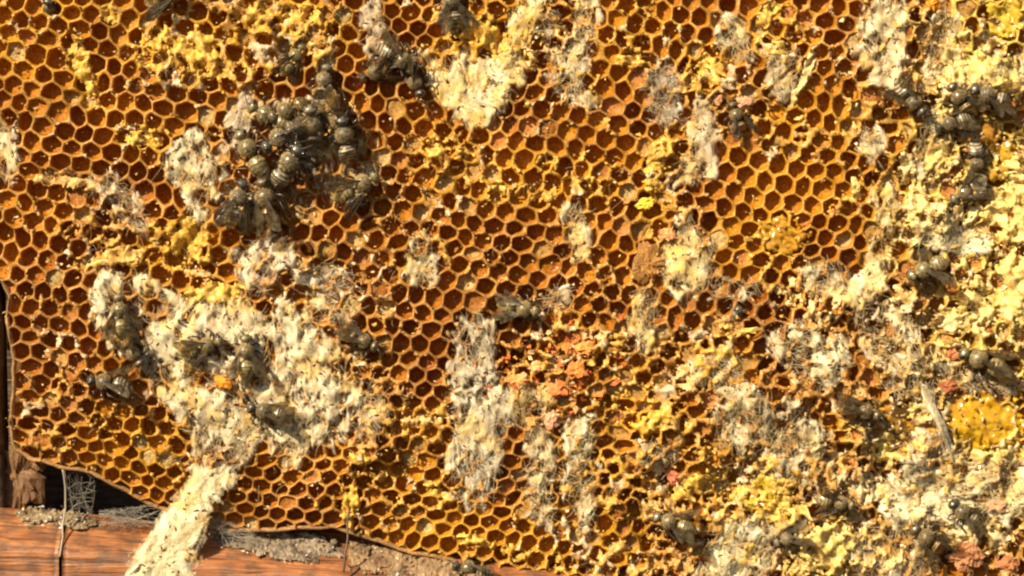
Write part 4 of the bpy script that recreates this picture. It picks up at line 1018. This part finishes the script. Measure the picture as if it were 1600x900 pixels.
lump('dull red pollen near the reclining bee', 1490, 556, 11, (.60, .20, .08), (1.1, .9, .7))
lump('dark red pollen above honey', 1484, 604, 13, (.38, .12, .05), (1.2, .8, .7))
lump('round brown wax capping half wrapped in cream silk', 1015, 410, 23, (.36, .17, .04), (1, 1.05, .5), .1, 'wax_capping', 'wax capping')
lump('brown propolis crust by the corner of the bar', 12, 752, 38, (.17, .085, .035), (.9, 1.2, .6), -.2, 'propolis_lump', 'propolis')
lump('small rusty wax bit in the corner shade', 42, 726, 15, (.20, .10, .04), (1, 1.2, .7), -.8, 'propolis_lump', 'propolis')

# straw-like silk tube, frayed at both ends
mb = MB()
tt = np.linspace(0, 1, 26); pp = np.stack([1441+42*tt+14*tt**3, 602+100*tt+12*tt**3], 1)
wz = H0(pp[:, 0], pp[:, 1])+14-14*tt**1.5
V, Q, T = tube(np.column_stack([pp, wz]), np.interp(tt, [0, .06, .2, .7, 1], [2.5, 4.6, 5.4, 6.2, 2.0]), 11)
d_ = np.tile(np.arange(11), 26)
V = V+np.stack([fbm(d_*.9, V[:, 1]/22, 2, 5), fbm(d_*.9, V[:, 1]/7, 2, 6)*.8, fbm(d_*.9+9, V[:, 1]/12, 2, 7)], 1)*3.2
mb.add(V, Q, T, mixc(c_(.95, .88, .66), c_(.78, .62, .36), sst(vn(d_*.8, V[:, 1]/16, 8)*1.5-.5)))
for q in range(70):
    t0 = rng.uniform(-.12, 1.0); ln = rng.uniform(.12, .4); t = np.linspace(t0, t0+ln, 7); off = rng.normal(0, 4, 2)
    P = np.stack([1441+42*t+off[0]*(1+rng.normal(0, .4)*np.linspace(-1, 1, 7)), 602+100*t, np.interp(t, tt, wz)+5+abs(off[1])], 1)
    V, Q, T = tube(P, rng.uniform(.25, .7), 3); mb.add(V, Q, T, c_(.92, .82, .58)*rng.uniform(.75, 1.03))
tag(obj('silk_tube', mb.mesh('silk_tube', False), M['web']), 'frayed cream silk tube standing like a straw above honey', 'silk tube')

# ------------------------------------------------------------------ wooden frame, wires, hive behind
fr_ = empty('wooden_frame', W(400, 960, -20))
tag(fr_, 'orange brown wooden frame bar under the comb, split by a crack', 'frame')
finv = Matrix.Translation(-Vector(fr_.location))
def bar_piece(u0, u1, name, seed, dw=0):
    n = max(4, int((u1-u0)/7)); u = np.linspace(u0, u1, n)
    prof = [(-26, -110), (-22, -70), (0, -48), (3, -42), (24, -18), (44, 4), (50, 9), (58, 10), (110, 10), (190, 8), (196, 2), (198, -90)]
    Vs = []
    for t, w in prof:
        edge = np.minimum(np.arange(n), np.arange(n)[::-1])
        inset = np.where(edge == 0, -2.0, 0)
        ext = 1-(t <= -20)*(1-sst((u-210)/110))
        v = 800+BAR_SLOPE*u+t*ext+1.6*fbm(u/40, t/20+u*0, 2, seed)+.8*fbm(u/9, t/5+u*0, 2, seed+1)
        Vs.append(np.stack([u, v, w+dw+inset+1.8*fbm(u/60, t/9+u*0, 3, seed+2)+.7*fbm(u/8, t/4+u*0, 1, seed+3)], 1))
    V = np.concatenate(Vs); m = len(prof)
    i = np.arange(m-1)[:, None]*n; k = np.arange(n-1)[None]
    Q = np.stack([i+k, i+k+1, i+n+k+1, i+n+k], -1).reshape(-1, 4)[:, ::-1]
    Q = np.concatenate([Q, [[a*n+n-1, a*n, (a-1)*n, (a-1)*n+n-1][::-1] for a in (0,)][:0] if False else np.zeros((0, 4), int)])
    T = []
    for e in (0, n-1):
        for a in range(1, m-1):
            tri = (0*n+e, a*n+e, (a+1)*n+e); T.append(tri if e == 0 else tri[::-1])
    q2 = np.array([[r, (m-1)*n+r, (m-1)*n+r+1, r+1] for r in range(n-1)])
    o = obj(name, mesh_np(name, V, np.concatenate([Q, q2]), T, None, True), M['wood'], fr_); o.matrix_parent_inverse = finv
    return o
bar_piece(98, 1000, 'bottom_bar', 301)
bar_piece(-170, 93, 'end_block', 331, -1)
# side bar behind the comb margin, its shade put into the dark wood colour
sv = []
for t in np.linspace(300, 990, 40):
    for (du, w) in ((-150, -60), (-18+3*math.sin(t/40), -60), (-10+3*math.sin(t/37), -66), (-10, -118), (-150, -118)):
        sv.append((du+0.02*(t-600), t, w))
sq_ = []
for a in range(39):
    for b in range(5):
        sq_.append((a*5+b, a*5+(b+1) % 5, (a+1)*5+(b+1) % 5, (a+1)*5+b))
o = obj('side_bar', mesh_np('side_bar', sv, sq_, [(0, 2, 1), (0, 3, 2), (0, 4, 3)], None, True), M['shadewood'], fr_); o.matrix_parent_inverse = finv

def thread(name, label, pts, r, col, cat, mat='strand'):
    pts = np.array(pts, float); t = np.linspace(0, 1, len(pts)); tt = np.linspace(0, 1, len(pts)*5)
    P = np.stack([np.interp(tt, t, pts[:, k]) for k in range(3)], 1); P[:, :2] += np.stack([fbm(tt*9, tt*0+r, 2, 5), fbm(tt*9, tt*0+r, 2, 6)], 1)*1.2
    mb = MB(); V, Q, T = tube(P, r, 5); mb.add(V, Q, T, col)
    return tag(obj(name, mb.mesh(name), M[mat]), label, cat)
thread('silk_thread', 'single pale silk thread hanging from comb corner to bar', [(98, 734, 0), (101, 760, -8), (100, 790, -14), (97, 815, -10), (97, 842, -2), (96, 868, 14)], 1.5, (.66, .58, .46), 'thread')
thread('frame_wire', 'thin dark wire standing on the bar beside yellow wax', [(545, 792, -8), (543, 815, -4), (543, 845, 6), (540, 870, 12), (538, 892, 14)], 1.8, (.07, .045, .03), 'wire', 'thread')

# fine cobweb in the gap and grey litter on the bar
def cobweb(label, quads, n, col):
    root = empty('cobweb', W(*quads[0], -30)); tag(root, label, 'cobweb')
    iv = Matrix.Translation(-Vector(root.location)); mb = MB()
    Qd = np.array(quads, float)
    for q in range(n):
        a, b = rng.random(2); p0 = Qd[0]*(1-a)+Qd[1]*a; p1 = Qd[3]*(1-b)+Qd[2]*b
        if rng.random() < .35:
            p0 = Qd[0]*(1-a)+Qd[3]*a; p1 = Qd[1]*(1-b)+Qd[2]*b
        t = np.linspace(0, 1, 10)[:, None]; P = p0*(1-t)+p1*t; P = P+np.array([5, 8])*np.sin(t*math.pi)*rng.normal(0, .7)+rng.normal(0, .8, P.shape)
        w = -34+rng.normal(0, 9)+10*t[:, 0]
        V, Q, T = tube(np.column_stack([P, w]), rng.uniform(.15, .38), 3); mb.add(V, Q, T, np.array(col)*rng.uniform(.7, 1.2))
    o = obj('strands', mb.mesh('strands'), M['strand'], root, 'stuff'); o.matrix_parent_inverse = iv
cobweb('fine grey cobweb in the dark gap beside the hanging thread', [(98, 738), (145, 748), (142, 812), (104, 812)], 34, (.5, .46, .38))
cobweb('grey cobweb spanning the gap foot beside the silk rope', [(150, 800), (245, 790), (250, 826), (150, 826)], 60, (.56, .52, .44))
cobweb('loose web threads over the bar right of the silk rope', [(300, 800), (400, 830), (400, 860), (310, 850)], 60, (.6, .54, .44))

LITTER = [('grey brown litter heap lying on the end of the bar', [(10, 806), (40, 794), (110, 798), (150, 812), (140, 832), (80, 824), (30, 822)], (.16, .11, .06), (.32, .24, .13), 4, .60),
          ('dark litter with grey fluff along the bar top', [(330, 836), (420, 830), (520, 846), (540, 872), (470, 884), (400, 868), (340, 858)], (.10, .07, .045), (.34, .27, .19), 5, .62),
          ('brown crumbs and white flakes heaped below yellow wax', [(540, 842), (620, 858), (720, 880), (760, 905), (700, 915), (600, 905), (545, 890)], (.16, .09, .045), (.40, .27, .14), 5, .62)]
for i, (label, poly, c1, c2, lf, cov) in enumerate(LITTER):
    root = empty('debris_pile'); cxy = np.mean(np.array(poly), 0); root.location = W(cxy[0], cxy[1], 0)
    tag(root, label, 'debris'); iv = Matrix.Translation(-Vector(root.location))
    P, Q, C, fld = sheet(lambda U, V: np.clip(poly_sd(U, V, poly)/8, -1.6, 1), box_of(poly), lambda U, V: np.maximum(bar_w(U, V), -42), lf, cov, 8, c1, c2, 7000+i*41, 2.1, .8, 4, (.08, .05, .03), 2.6)
    o = obj('crust', mesh_np('crust', P, Q, None, C, False), M['frass'], root); o.matrix_parent_inverse = iv
    mb = MB(); bx = box_of(poly, 0)
    for q in range(120):
        x, y = rng.uniform(bx[0], bx[2]), rng.uniform(bx[1], bx[3])
        if poly_sd(np.array([x]), np.array([y]), poly)[0] < 0: continue
        col = np.array([(.75, .66, .48), (.55, .36, .15), (.10, .06, .04), (.86, .84, .78)][rng.integers(4)])
        chip(mb, x, y, float(bar_w(np.array(x), np.array(y)))+lf+rng.uniform(-1, 3), rng.uniform(1.2, 4), col)
    o = obj('crumbs', mb.mesh('crumbs', False), M['torn'], root, 'stuff'); o.matrix_parent_inverse = iv

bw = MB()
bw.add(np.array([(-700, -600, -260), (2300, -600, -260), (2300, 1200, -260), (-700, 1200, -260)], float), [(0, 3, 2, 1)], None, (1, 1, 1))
o = obj('hive_wall', bw.mesh('hive_wall'), M['shadewood'], None, 'structure')
print('cells', NC, 'objects', len(bpy.data.objects), 'tris', sum(len(m.loop_triangles) or sum(len(p.vertices)-2 for p in m.polygons) for m in bpy.data.meshes))
